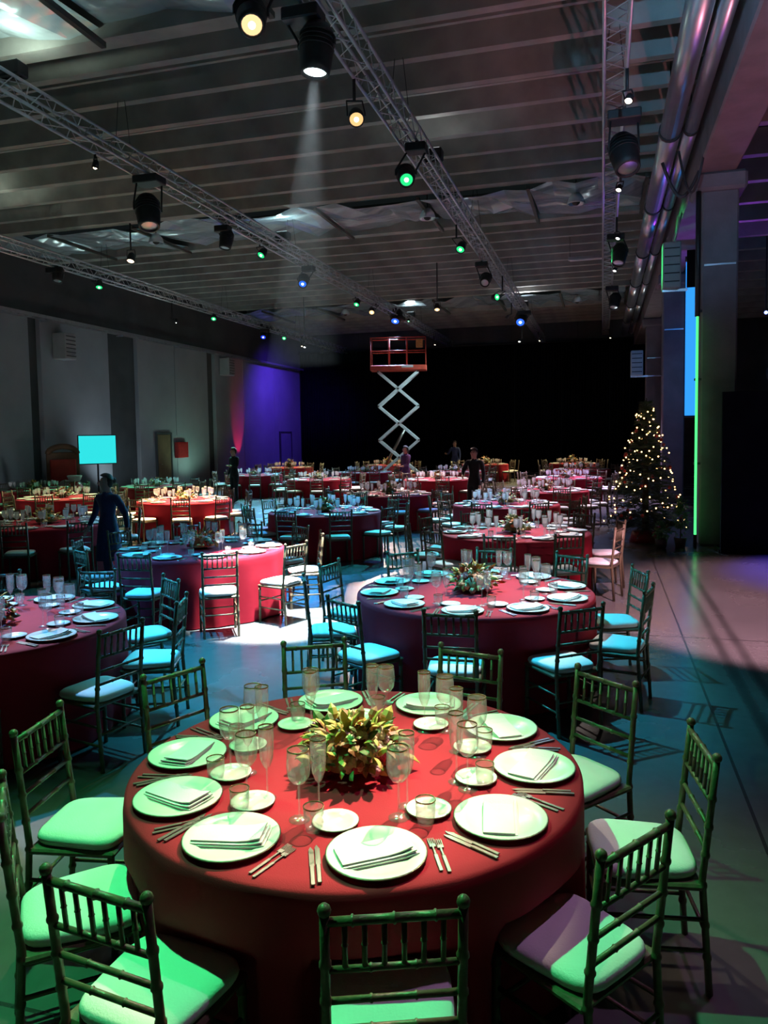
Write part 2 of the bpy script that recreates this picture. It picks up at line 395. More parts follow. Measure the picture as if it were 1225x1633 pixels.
def chair_full():
    t = thing('banquet_chair', 'x', 'chair')
    cushion_mb().build('seat_cushion', 'cushion', t)
    f = MB(); f.bevbox(-0.20, 0.20, -0.185, 0.19, 0.405, 0.43, 0.008); f.build('seat_frame', 'gold_wood', t)
    for s_ in (-1, 1):
        p, r_ = post([(s_*XP, -0.215, 0), (s_*XP, -0.185, 0.44), (s_*XP, back_y(0.895), 0.895)], 0.0135, (0.16, 0.30, 0.47, 0.60, 0.72, 0.84))
        mb = MB().tube(p, r_, 10); mb.ball((s_*XP, back_y(0.905), 0.905), 0.0185, 10, 6); mb.build('back_post', 'gold_wood', t)
        p, r_ = post([(s_*0.186, 0.172, 0), (s_*0.183, 0.170, 0.41)], 0.0145, (0.2, 0.42, 0.64, 0.9)); MB().tube(p, r_, 10).build('leg', 'gold_wood', t)
    def rail(z, r_=0.0095, nodes=(0.33, 0.66), name='rail'):
        yb = back_y(z); p, q = post([(-XP, yb, z), (XP, yb, z)], r_, nodes, 8); return MB().tube(p, q, 8).build(name, 'gold_wood', t)
    tp = rail(0.872, 0.0125, (0.2, 0.5, 0.8), 'top_rail'); rail(0.735); rail(0.645); rail(0.56)
    for i in range(6):
        x = -XP + 2*XP*(i+1)/7
        p, q = post([(x, back_y(0.735), 0.735), (x, back_y(0.872), 0.872)], 0.0075, (0.5,), 7); MB().tube(p, q, 7).build('spindle', 'gold_wood', tp)
    for z, in ((0.17,), (0.29,)):
        for s_ in (-1, 1): MB().tube([(s_*0.181, -0.20, z), (s_*0.184, 0.171, z)], 0.0085, 7).build('stretcher', 'gold_wood', t)
    MB().tube([(-0.184, 0.171, 0.24), (0.184, 0.171, 0.24)], 0.0085, 7).build('stretcher', 'gold_wood', t)
    MB().tube([(-0.178, -0.20, 0.24), (0.178, -0.20, 0.24)], 0.0085, 7).build('stretcher', 'gold_wood', t)
    return t
def chair_mid():
    t = thing('banquet_chair', 'x', 'chair')
    cushion_mb(16).build('seat_cushion', 'cushion', t)
    MB().box(-0.20, 0.20, -0.185, 0.19, 0.405, 0.43).build('seat_frame', 'gold_wood', t)
    for s_ in (-1, 1):
        MB().tube([(s_*XP, -0.215, 0), (s_*XP, -0.185, 0.44), (s_*XP, back_y(0.92), 0.92)], 0.0155, 6).build('back_post', 'gold_wood', t)
        MB().tube([(s_*0.186, 0.172, 0), (s_*0.183, 0.170, 0.41)], 0.0155, 6).build('leg', 'gold_wood', t)
    for z in (0.872, 0.735, 0.645, 0.56):
        MB().tube([(-XP, back_y(z), z), (XP, back_y(z), z)], 0.011, 6).build('rail', 'gold_wood', t)
    sp = MB()
    for i in range(6):
        x = -XP + 2*XP*(i+1)/7
        MB().tube([(x, back_y(0.735), 0.735), (x, back_y(0.872), 0.872)], 0.009, 5).build('spindle', 'gold_wood', t)
    return t
def chair_far():
    mb = cushion_mb(12); mb.cur = 1
    mb.box(-0.20, 0.20, -0.185, 0.19, 0.405, 0.43)
    for s_ in (-1, 1):
        mb.tube([(s_*XP, -0.215, 0), (s_*XP, -0.185, 0.44), (s_*XP, back_y(0.92), 0.92)], 0.017, 5)
        mb.tube([(s_*0.186, 0.172, 0), (s_*0.183, 0.170, 0.41)], 0.017, 5)
    for z in (0.872, 0.735, 0.645, 0.56): mb.tube([(-XP, back_y(z), z), (XP, back_y(z), z)], 0.012, 5)
    for i in range(6):
        x = -XP + 2*XP*(i+1)/7; mb.tube([(x, back_y(0.735), 0.735), (x, back_y(0.872), 0.872)], 0.009, 4)
    o = mb.build('banquet_chair', ['cushion', 'gold_wood']); tag(o, 'x', 'chair'); return o

PROTO = {}
for kd, fn in (('full', chair_full), ('mid', chair_mid), ('far', chair_far)):
    PROTO[kd] = fn(); remember(PROTO[kd])
USED = {}
def take(kd):
    if kd in USED: return copy_tree(PROTO[kd])
    USED[kd] = 1; return PROTO[kd]

# ------------------------------------------------------------------ tableware prototypes
def lathe_obj(name, prof, mt, n=28, close=True):
    return MB().lathe(prof, n, close=close).mesh(name, mt)
def disc_prof(r_, h, lip):
    return [(0.0005, 0), (r_*0.62, 0), (r_*0.72, h*0.35), (r_, h), (r_+0.001, h+0.003), (r_*0.98, h+0.004), (r_*0.74, h*0.35+0.006), (r_*0.66, lip), (0.0005, lip)]
def charger(full):
    t = thing('charger_plate', 'x', 'plate')
    n = 40 if full else 20
    obj('dish', MB().lathe(disc_prof(0.160, 0.016, 0.005), n).mesh('dish', 'charger'), t)
    obj('rim_band', MB().lathe([(0.1595, 0.0125), (0.1635, 0.0135), (0.1642, 0.0175), (0.1605, 0.0190)], n, close=True).mesh('rim_band', 'plate_edge'), t)
    return t
def bread_plate(full):
    t = thing('bread_plate', 'x', 'plate')
    n = 28 if full else 14
    obj('dish', MB().lathe(disc_prof(0.080, 0.012, 0.005), n).mesh('dish', 'plate'), t)
    obj('rim_band', MB().lathe([(0.0797, 0.0098), (0.0825, 0.0105), (0.0830, 0.0135), (0.0802, 0.0147)], n, close=True).mesh('rim_band', 'plate_edge'), t)
    return t
def napkin():
    mb = MB()
    def layer(x0, x1, y0, y1, z, th, curl):
        n = 6; vs = []
        for i in range(n+1):
            x = x0+(x1-x0)*i/n; zz = z + curl*(max(0, i/n-0.6))**2
            for yv in (y0, y1):
                vs.append((x, yv, zz)); vs.append((x, yv, zz+th))
        fs = []
        for i in range(n):
            o = i*4; p = o+4
            fs += [(o, p, p+2, o+2), (o+1, o+3, p+3, p+1), (o, o+1, p+1, p), (o+2, p+2, p+3, o+3)]
        fs += [(0, 2, 3, 1), (n*4, n*4+1, n*4+3, n*4+2)]
        mb.add(vs, fs)
    layer(-0.125, 0.125, -0.060, 0.060, 0.0, 0.006, 0.05)
    layer(-0.125, 0.118, -0.055, 0.060, 0.0065, 0.005, 0.07)
    layer(-0.125, 0.108, -0.045, 0.060, 0.0120, 0.005, 0.09)
    me = mb.mesh('folded_napkin', 'napkin'); return me
NAPK = napkin()
GOB = dict(
    wine=dict(bowl=[(0.004, 0.108), (0.020, 0.114), (0.034, 0.132), (0.039, 0.158), (0.037, 0.195), (0.0345, 0.215)], stem=[(0.0042, 0.006), (0.0036, 0.05), (0.0042, 0.110)], foot=0.034, h=0.215, rr=0.0345),
    flute=dict(bowl=[(0.003, 0.095), (0.012, 0.104), (0.022, 0.130), (0.0255, 0.165), (0.0265, 0.205), (0.026, 0.232)], stem=[(0.0036, 0.006), (0.0032, 0.05), (0.0036, 0.097)], foot=0.030, h=0.232, rr=0.026))
def goblet(kind, full):
    g = GOB[kind]; nm = 'wine_glass' if kind == 'wine' else 'champagne_flute'
    n = 18 if full else 10
    bowl = g['bowl'] + [(max(r_-0.0012, 0.001), z) for r_, z in reversed(g['bowl'][1:])]
    foot = [(0.0005, 0.0), (g['foot'], 0.0), (g['foot'], 0.0015), (0.006, 0.006), (0.0005, 0.007)]
    rim = [(g['rr']-0.0012, g['h']-0.004), (g['rr']+0.0008, g['h']-0.004), (g['rr']+0.0008, g['h']+0.0008), (g['rr']-0.0012, g['h']+0.0008)]
    t = thing(nm, 'x', 'glass'); t.scale = (1.1, 1.1, 1.18)
    if full:
        bw = obj('bowl', MB().lathe(bowl, n).mesh('bowl', 'glass'), t); obj('stem', MB().lathe(g['stem'], 8).mesh('stem', 'glass'), t)
        obj('foot', MB().lathe(foot, n).mesh('foot', 'glass'), t); obj('gilt_rim', MB().lathe(rim, n, close=True).mesh('gilt_rim', 'gilt_rim'), bw)
    else:
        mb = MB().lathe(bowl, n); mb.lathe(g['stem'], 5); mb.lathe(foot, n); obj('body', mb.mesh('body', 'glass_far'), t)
        obj('gilt_rim', MB().lathe(rim, n, close=True).mesh('gilt_rim', 'gilt_rim'), t)
    return t
def tumbler(full):
    n = 18 if full else 10
    t = thing('water_tumbler', 'x', 'glass')
    p = [(0.0005, 0.0), (0.028, 0.0), (0.034, 0.03), (0.036, 0.085), (0.0345, 0.085), (0.0325, 0.03), (0.026, 0.008), (0.0005, 0.008)]
    obj('body', MB().lathe(p, n).mesh('body', 'glass'), t)
    obj('gilt_rim', MB().lathe([(0.0343, 0.082), (0.0366, 0.082), (0.0366, 0.0862), (0.0343, 0.0862)], n, close=True).mesh('gilt_rim', 'gilt_rim'), t)
    return t
def fork():
    mb = MB(); mb.bevbox(-0.006, 0.006, -0.095, 0.0, 0.001, 0.004, 0.001); mb.bevbox(-0.0035, 0.0035, 0.0, 0.045, 0.001, 0.0045, 0.001)
    mb.bevbox(-0.011, 0.011, 0.043, 0.062, 0.001, 0.0045, 0.001)
    for i in range(4): mb.box(-0.0105+i*0.0062, -0.0080+i*0.0062, 0.062, 0.098, 0.001, 0.004)
    return mb.mesh('fork', 'steel')
def knife():
    mb = MB(); mb.bevbox(-0.007, 0.007, -0.105, 0.0, 0.001, 0.006, 0.0015)
    mb.add([(-0.008, 0, 0.001), (0.008, 0, 0.001), (0.008, 0.09, 0.001), (-0.002, 0.115, 0.001), (-0.008, 0.10, 0.001),
            (-0.008, 0, 0.003), (0.008, 0, 0.003), (0.008, 0.09, 0.003), (-0.002, 0.115, 0.003), (-0.008, 0.10, 0.003)],
           [(4,3,2,1,0), (5,6,7,8,9), (0,1,6,5), (1,2,7,6), (2,3,8,7), (3,4,9,8), (4,0,5,9)])
    return mb.mesh('knife', 'steel')
FORK, KNIFE = fork(), knife()
TW = {}
for q in (True, False):
    TW['charger', q] = charger(q); TW['bread', q] = bread_plate(q); TW['wine', q] = goblet('wine', q); TW['flute', q] = goblet('flute', q); TW['tumbler', q] = tumbler(q)
for o in TW.values(): remember(o)
TWU = set()
def tw(kind, full):
    k_ = (kind, full)
    if k_ in TWU: return copy_tree(TW[k_])
    TWU.add(k_); return TW[k_]

# centrepieces
def leaf_mesh(mt, lx=0.05, wd=0.026):
    vs = [(0, 0, 0), (lx*.35, -wd/2, .004), (lx*.35, wd/2, .004), (lx*.7, -wd*.42, .0), (lx*.7, wd*.42, 0), (lx, 0, -.008), (lx*.35, 0, .010), (lx*.7, 0, .006)]
    fs = [(0, 1, 6), (0, 6, 2), (1, 3, 7, 6), (6, 7, 4, 2), (3, 5, 7), (7, 5, 4)]
    b2 = [(x, y, z-0.0012) for x, y, z in vs]; fs2 = [tuple(i+8 for i in reversed(f)) for f in fs]
    return MB().add(vs+b2, fs+fs2).mesh('leaf', mt)
def bloom_mesh(mt, r_=0.03):
    mb = MB(); mb.ball((0, 0, 0.006), r_*0.55, 8, 5)
    for ring, (n, rr, zz, sz) in enumerate(((5, 0.55, 0.004, 0.52), (6, 0.85, -0.004, 0.55))):
        for i in range(n):
            a = 2*pi*(i+0.5*ring)/n; mb.ball((cos(a)*r_*rr*0.75, sin(a)*r_*rr*0.75, zz), r_*sz, 6, 4, (1, 1, 0.7))
    return mb.mesh('bloom', mt)
LEAVES = [leaf_mesh('leaf_gold', .06, .03), leaf_mesh('leaf_green', .055, .028), leaf_mesh('leaf_rust', .055, .03), leaf_mesh('leaf_gold', .045, .026)]
BLOOMS = [bloom_mesh('bloom_cream', .03), bloom_mesh('bloom_red', .022), bloom_mesh('bloom_orange', .026), bloom_mesh('bloom_pink', .026), bloom_mesh('bloom_cream', .024)]
def dome_points(n, rx, h, seed):
    rnd = random.Random(seed); out = []
    for i in range(n):
        a = rnd.uniform(0, 2*pi); el = math.asin(rnd.uniform(0.02, 1)) ; s_ = rnd.uniform(0.82, 1.06)
        out.append((Vector((cos(a)*cos(el)*rx*s_, sin(a)*cos(el)*rx*s_, 0.03+sin(el)*h*s_)), a, el, rnd))
    return out
def centrepiece(label, loc, rx, h, nl, nb, seed, tall=False):
    t = thing('flower_centrepiece', label, 'flowers', loc, 0, 'floral centrepieces')
    MB().lathe([(0.0005, 0), (0.07, 0), (0.085, 0.03), (0.08, 0.05), (0.0005, 0.045)], 16).build('bowl', 'vase', t)
    mb = MB()
    core = MB().lathe([(max(.001, cos(pi/2*i/6))*rx*.8, 0.028+sin(pi/2*i/6)*h*.8) for i in range(7)], 14); core.build('moss_core', 'leaf_rust', t)
    for p, a, el, rnd in dome_points(nl, rx, h, seed):
        M = Matrix.Translation(p+Vector((0, 0, .015))) @ Matrix.Rotation(a+rnd.uniform(-.6, .6), 4, 'Z') @ Matrix.Rotation(-el*0.8+rnd.uniform(-.5, .5), 4, 'Y') @ Matrix.Rotation(rnd.uniform(-1, 1), 4, 'X') @ Matrix.Scale(rnd.uniform(.9, 1.6), 4)
        obj('leaf', rnd.choice(LEAVES), t, M=M)
    for p, a, el, rnd in dome_points(nb, rx*1.0, h*1.05, seed+1):
        M = Matrix.Translation(p) @ Matrix.Rotation(a, 4, 'Z') @ Matrix.Rotation(pi/2-el, 4, 'Y') @ Matrix.Scale(rnd.uniform(.8, 1.15), 4)
        obj('bloom', rnd.choice(BLOOMS+[BLOOMS[0], BLOOMS[4]]), t, M=M)
    return t
def centrepiece_far(label, loc, rx, h, seed, bright):
    t = thing('flower_centrepiece', label, 'flowers', loc, 0, 'floral centrepieces')
    MB().lathe([(0.0005, 0), (0.07, 0), (0.085, 0.04), (0.08, 0.06), (0.0005, 0.05)], 10).build('bowl', 'vase', t)
    mb = MB().lathe([(max(.001, cos(pi/2*i/5))*rx*.8, 0.028+sin(pi/2*i/5)*h*.8) for i in range(6)], 10)
    src = LEAVES[0]; LV = [tuple(v.co) for v in src.vertices]; LF = [tuple(p.vertices) for p in src.polygons]
    for p, a, el, rnd in dome_points(60, rx, h, seed):
        M = Matrix.Translation(p) @ Matrix.Rotation(a, 4, 'Z') @ Matrix.Rotation(-el*.8+rnd.uniform(-.5, .5), 4, 'Y') @ Matrix.Scale(1.4, 4)
        mb.cur = rnd.choice((0, 0, 1, 2)); mb.add([M @ Vector(v) for v in LV], LF)
    mb.build('foliage', ['leaf_green', 'leaf_gold', 'leaf_rust'], t)['kind'] = 'stuff'
    for p, a, el, rnd in dome_points(9, rx, h*1.05, seed+1):
        obj('bloom', BLOOMS[0] if bright and rnd.random() < .5 else rnd.choice(BLOOMS), t, M=Matrix.Translation(p) @ Matrix.Scale(1.25, 4))
    return t

# ------------------------------------------------------------------ tables
ZT = 0.752
ORD = ['first', 'second', 'third', 'fourth', 'fifth', 'sixth', 'seventh', 'eighth']
ROWS = ['tree-side row', 'second row from the tree', 'third row from the tree', 'row along the grey wall']
HRS = {1: 'one', 2: 'two', 3: 'three', 4: 'four', 5: 'five', 6: 'six', 7: 'seven', 8: 'eight', 9: 'nine', 10: 'ten', 11: 'eleven', 12: 'twelve'}
def hour(cx, cy, ang):
    away = atan2(cy, cx)                                 # twelve o'clock points away from the viewer
    return HRS[(int(round((away-ang)/(2*pi)*12)) - 1) % 12 + 1]
def cloth(R_, chairs, n, seed, where):
    rnd = random.Random(seed); mb = MB(); vs = []; rings = []
    ph = [rnd.uniform(0, 2*pi) for _ in range(5)]
    fr = (11, 17, 7, 23, 29)
    prof = [(0.15, ZT+.004), (0.45, ZT+.004), (0.75, ZT+.004), (0.93, ZT+.004)]
    rows = [(R_*s_, z, 0) for s_, z in prof] + [(R_-0.012, ZT+.003, 0), (R_+0.002, ZT-.008, 0.02), (R_+0.006, ZT-.04, 0.1)]
    zz = [0.66, 0.56, 0.46, 0.36, 0.26, 0.16, 0.08, 0.012]
    rows += [(R_+0.006, z, (ZT-z)/ZT) for z in zz]
    def fold(a): return sum(sin(f*a+p_)*w_ for f, p_, w_ in zip(fr, ph, (.4, .3, .35, .2, .12)))
    for rr, z, d in rows:
        for i in range(n):
            a = 2*pi*i/n; r_ = rr + d*(0.036*fold(a)+0.012)
            x, y_ = r_*cos(a), r_*sin(a)
            if z < 0.56:
                for (ccx, ccy, rz) in chairs:            # chairs pushed in press the cloth inwards
                    dx, dy = x-ccx, y_-ccy; lx = dx*cos(rz)+dy*sin(rz); ly = -dx*sin(rz)+dy*cos(rz)
                    if abs(lx) < 0.27 and -0.4 < ly < 0.212:
                        wgt = 1.0 if abs(lx) < 0.225 else (0.27-abs(lx))/0.045
                        mv = (0.212-ly)*wgt
                        x += -sin(rz)*mv; y_ += cos(rz)*mv
            vs.append((x, y_, z))
    m_ = len(rows)
    fs = [(i*n+k_, (i+1)*n+k_, (i+1)*n+(k_+1) % n, i*n+(k_+1) % n) for i in range(m_-1) for k_ in range(n)]
    vs.append((0, 0, ZT+.004)); c = len(vs)-1; fs += [(c, k_, (k_+1) % n) for k_ in range(n)]
    mb.add(vs, [tuple(reversed(f)) for f in fs], True)
    return mb
def flip_out(me):
    bm = bmesh.new(); bm.from_mesh(me); bmesh.ops.recalc_face_normals(bm, faces=bm.faces); bm.to_mesh(me); bm.free()
TBL = bpy.data.meshes
tt_mesh = {}
def table_proto(R_):
    k_ = round(R_, 2)
    if k_ not in tt_mesh:
        tt_mesh[k_] = (MB().lathe([(0.0005, ZT-.03), (R_-.02, ZT-.03), (R_-.02, ZT-.003), (0.0005, ZT-.003)], 40).mesh('tabletop', 'brown_wood'),
                       MB().tube([(0, 0, 0), (0, 0, ZT-.03)], 0.025, 8).mesh('leg', 'black_metal'))
    return tt_mesh[k_]
stuff_glass = MB()
def table(cx, cy, R_, row, idx, lod, off=0.0, nseat=10, seats=None, note='', bright=False, vis=None):
    """lod 0 full, 1 second, 2 mid, 3 far. seats: list of (angle deg, post-top distance or None)"""
    where = '%s table, %s' % (ORD[idx], ROWS[row])
    th = R(off)
    ang = [R(q[0]) for q in seats] if seats else [th+2*pi*i/nseat for i in range(nseat)]
    rnd = random.Random(int(abs(cx*100)+abs(cy*1000)))
    chairs = []
    for i, a in enumerate(ang):
        d = R_+0.205+rnd.uniform(0.0, 0.05) if not seats else max(seats[i][1]-0.225, R_*0.9+0.07)
        aj = a + (rnd.uniform(-.03, .03) if not seats else 0)
        rz = aj+pi/2 + rnd.uniform(-.09, .09)*(0 if seats else 1)
        if seats and len(seats[i]) > 2: rz = R(seats[i][2])
        chairs.append((d*cos(aj), d*sin(aj), rz))
    t = thing('round_table', 'round folding table hidden under the red cloth, '+where, 'table', (cx, cy, 0), 0, 'round banquet tables')
    tm, lm = table_proto(R_)
    obj('tabletop', tm, t)
    for q in range(4): obj('leg', lm, t, (0.45*cos(q*pi/2+.8), 0.45*sin(q*pi/2+.8), 0))
    me = cloth(R_, chairs, (192, 144, 96, 56)[lod], int(cx*31+cy*17), where).mesh('tablecloth', 'red_cloth'); flip_out(me)
    tc_ = obj('tablecloth', me, None, (cx, cy, 0)); tag(tc_, 'red floor-length cloth of the %s%s' % (where, note), 'tablecloth', 'red tablecloths')
    kd = ('full', 'full', 'mid', 'far')[lod]
    for (x, y_, rz), a in zip(chairs, ang):
        c = take(kd); c.location = (cx+x, cy+y_, 0); c.rotation_euler = (0, 0, rz)
        tag(c, "gilt chair with white cushion at %s o'clock, %s" % (hour(cx, cy, a), where), 'chair', 'gilt banquet chairs')
    z = ZT+0.005; full = lod <= 1
    for i, a in enumerate(ang):
        hr = "%s o'clock, %s" % (hour(cx, cy, a), where)
        rp = R_-0.185; px, py = cx+rp*cos(a), cy+rp*sin(a)
        p = tw('charger', full); p.location = (px, py, z); p.rotation_euler = (0, 0, a); tag(p, 'cream charger plate at '+hr, 'plate', 'charger plates')
        if lod <= 2:
            nk = obj('folded_napkin', NAPK, None, (px, py, z+0.0055), a+pi/2+rnd.uniform(-.5, .7)); tag(nk, 'white folded napkin on the plate at '+hr, 'napkin', 'folded napkins')
        if lod <= 2:
            a2 = a-0.21*1.0/R_; r2 = R_-0.40; bp_ = tw('bread', full); bp_.location = (cx+r2*cos(a2), cy+r2*sin(a2), z)
            tag(bp_, 'small white side plate at '+hr, 'plate', 'side plates')
        spots = (('wine', a+0.20/R_, R_-0.40), ('flute', a+0.30/R_, R_-0.47), ('tumbler', a+0.31/R_, R_-0.345))
        for kd_, ga, gr in spots:
            gx, gy = gr*cos(ga)+rnd.uniform(-.012, .012), gr*sin(ga)+rnd.uniform(-.012, .012)
            if lod <= 2:
                g = tw(kd_, full); g.location = (cx+gx, cy+gy, z)
                tag(g, {'wine': 'gilt-rimmed wine glass at ', 'flute': 'tall gilt-rimmed champagne flute at ', 'tumbler': 'short gilt-rimmed water tumbler at '}[kd_]+hr, 'glass', {'wine': 'wine glasses', 'flute': 'champagne flutes', 'tumbler': 'water tumblers'}[kd_])
            elif kd_ != 'tumbler':
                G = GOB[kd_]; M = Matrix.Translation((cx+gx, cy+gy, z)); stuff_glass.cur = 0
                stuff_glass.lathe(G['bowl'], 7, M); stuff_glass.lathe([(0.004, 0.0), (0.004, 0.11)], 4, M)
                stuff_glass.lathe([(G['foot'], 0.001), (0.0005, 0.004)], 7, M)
        if lod <= 1:
            for j, (da, kind) in enumerate(((-0.188, 'fork'), (-0.212, 'fork'), (0.186, 'knife'), (0.206, 'knife'))):
                tx, ty = -sin(a), cos(a)                    # tangent
                rr = R_-0.165+(0.01 if j % 2 else 0)
                ob = obj('dinner_'+kind, FORK if kind == 'fork' else KNIFE, None, (cx+rr*cos(a)+tx*-da, cy+rr*sin(a)+ty*-da, z+0.0005), a+pi/2)
                tag(ob, '%s steel %s by the plate at %s' % ('inner' if j % 2 == 0 else 'outer', kind, hr), kind, 'dinner '+kind+'s')
    lab = 'gold and green flower centrepiece on the '+where
    if lod == 0: centrepiece(lab, (cx-.0, cy-.03, z), 0.185, 0.13, 190, 74, 3)
    elif lod == 1: centrepiece(lab, (cx, cy, z), 0.20, 0.16, 90, 22, int(cx*7+cy))
    else: centrepiece_far(lab, (cx, cy, z), 0.20, 0.17 if not bright else 0.30, int(cx*7+cy*3), bright)

S1 = [(189, 1.38), (221, 1.30), (252.6, 1.27, -8), (293, 1.21, 20.4), (332, 1.23, 54.3), (8.4, 1.36), (42, 1.36, 140), (78, 1.28), (118, 1.36), (155, 1.28)]
table(-0.97, 2.94, 0.905, 0, 0, 0, seats=S1, note=', in front')
table(-1.05, 6.50, 1.00, 0, 1, 1, off=-51)
table(-1.13, 10.49, 1.00, 0, 2, 2, off=-57)
table(-1.75, 14.69, 1.00, 0, 3, 2, off=10)
table(-1.28, 18.30, 1.00, 0, 4, 2, off=0)
table(-0.98, 23.3, 1.00, 0, 5, 3, off=12)
table(-0.70, 28.6, 1.00, 0, 6, 3, off=3, bright=True)
table(-1.2, 34.0, 1.00, 0, 7, 3, off=5, bright=True)
table(-4.40, 4.60, 1.00, 1, 0, 1, off=-16)
table(-4.70, 8.38, 1.00, 1, 1, 1, off=-52)
table(-4.75, 12.89, 1.00, 1, 2, 2, off=-60)
table(-4.69, 16.95, 1.00, 1, 3, 2, off=8)
table(-4.73, 22.6, 1.00, 1, 4, 3, off=0)
table(-5.05, 27.3, 1.00, 1, 5, 3, off=14)
table(-4.9, 33.6, 1.00, 1, 6, 3, off=4, bright=True)
table(-8.66, 10.48, 1.00, 2, 0, 2, off=-70)
table(-8.73, 14.9, 1.00, 2, 1, 2, off=-64)
table(-8.50, 22.6, 1.00, 2, 2, 3, off=0)
table(-8.30, 26.8, 1.00, 2, 3, 3, off=14)
table(-9.2, 33.2, 1.00, 2, 4, 3, off=4, bright=True)
table(-12.15, 15.28, 1.00, 3, 0, 3, off=6)
table(-15.0, 17.7, 1.00, 3, 1, 3, off=16)
table(-12.1, 19.2, 1.00, 3, 2, 3, off=0)
table(-11.9, 25.1, 1.00, 3, 3, 3, off=9)
table(-13.0, 31.0, 1.00, 3, 4, 3, off=2, bright=True)
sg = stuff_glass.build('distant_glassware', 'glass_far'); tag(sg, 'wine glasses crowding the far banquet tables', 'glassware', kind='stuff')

# ------------------------------------------------------------------ trusses
TS = 0.29; BAY = 0.29
def brace_meshes():
    h = TS/2; out = []
    for (ax, bx) in (((-h, -h), (h, -h)), ((h, h), (-h, h)), ((-h, h), (-h, -h)), ((h, -h), (h, h))):
        for fl_ in (0, 1):
            p, q = (ax, bx) if fl_ == 0 else (bx, ax)
            out.append(MB().tube([(p[0], 0, p[1]), (q[0], BAY, q[1])], 0.009, 4, cap=False).mesh('brace', 'truss_metal'))
    return out
BR = brace_meshes()
def truss(x, z, y0, y1, ya, yb, label):
    t = thing('lighting_truss', label, 'truss', (x, 0, z), 0, 'box trusses under the roof')
    h = TS/2
    for sx_ in (-h, h):
        for sz_ in (-h, h): MB().tube([(sx_, y0, sz_), (sx_, y1, sz_)], 0.025, 8).build('chord', 'truss_metal', t)
    mb = MB(); y_ = y0; i = 0; n = 0
    src = [([tuple(v.co) for v in me.vertices], [tuple(p.vertices) for p in me.polygons]) for me in BR]
    while y_ < y1-BAY*0.5:
        for fc in range(4):
            me = BR[fc*2+(i % 2)]
            if ya <= y_ <= yb and n < 300: obj('brace', me, t, (0, y_, 0)); n += 1
            else:
                V_, F_ = src[fc*2+(i % 2)]; mb.add([(a, b_+y_, c) for a, b_, c in V_], F_, True)
        y_ += BAY; i += 1
    o = mb.build('lacing', 'truss_metal', t); o['kind'] = 'stuff'
    yy = y0+2.5
    while yy < y1:
        for sx_ in (-h, h): MB().tube([(sx_, yy, h), (sx_*0.2, yy, 8.3-z)], 0.006, 5).build('hanging_wire', 'wire_dark', t)
        yy += 7.5
    return t
truss(-8.0, 7.0, 2, 42, 8.8, 31, 'aluminium box truss over the third table row, carrying the blue-lensed moving head')
truss(-3.05, 7.0, 2, 42, 7.0, 30, 'aluminium box truss over the middle tables, carrying the white downward beam')
truss(0.16, 7.0, 2, 40, 8.8, 31, 'aluminium box truss beside the round ducts, nearest the columns')
truss(-14.1, 6.9, 10, 42, 14, 36, 'aluminium box truss closest to the grey wall')
# cable tray on the side wall
t = thing('cable_tray', 'cable ladder running high along the grey wall', 'cable tray', (X_L+0.32, 0, 5.95))
for sx_ in (-0.16, 0.16): MB().box(sx_-.015, sx_+.015, 12, 42.4, -0.05, 0.05).build('side_rail', 'truss_metal', t)
rg = MB().box(-0.16, 0.16, -0.015, 0.015, -0.012, 0.012).mesh('rung', 'truss_metal')
for i in range(100): obj('rung', rg, t, (0, 12.2+i*0.305, 0))
for i in range(8): MB().box(-0.30, 0.0, 13+i*4-.02, 13+i*4+.02, -0.09, -0.05).build('bracket', 'truss_metal', t)
MB().tube([(0.03*sin(i), 12+i*1.0, 0.03) for i in range(31)], 0.03, 6).build('cable', 'wire_dark', t)

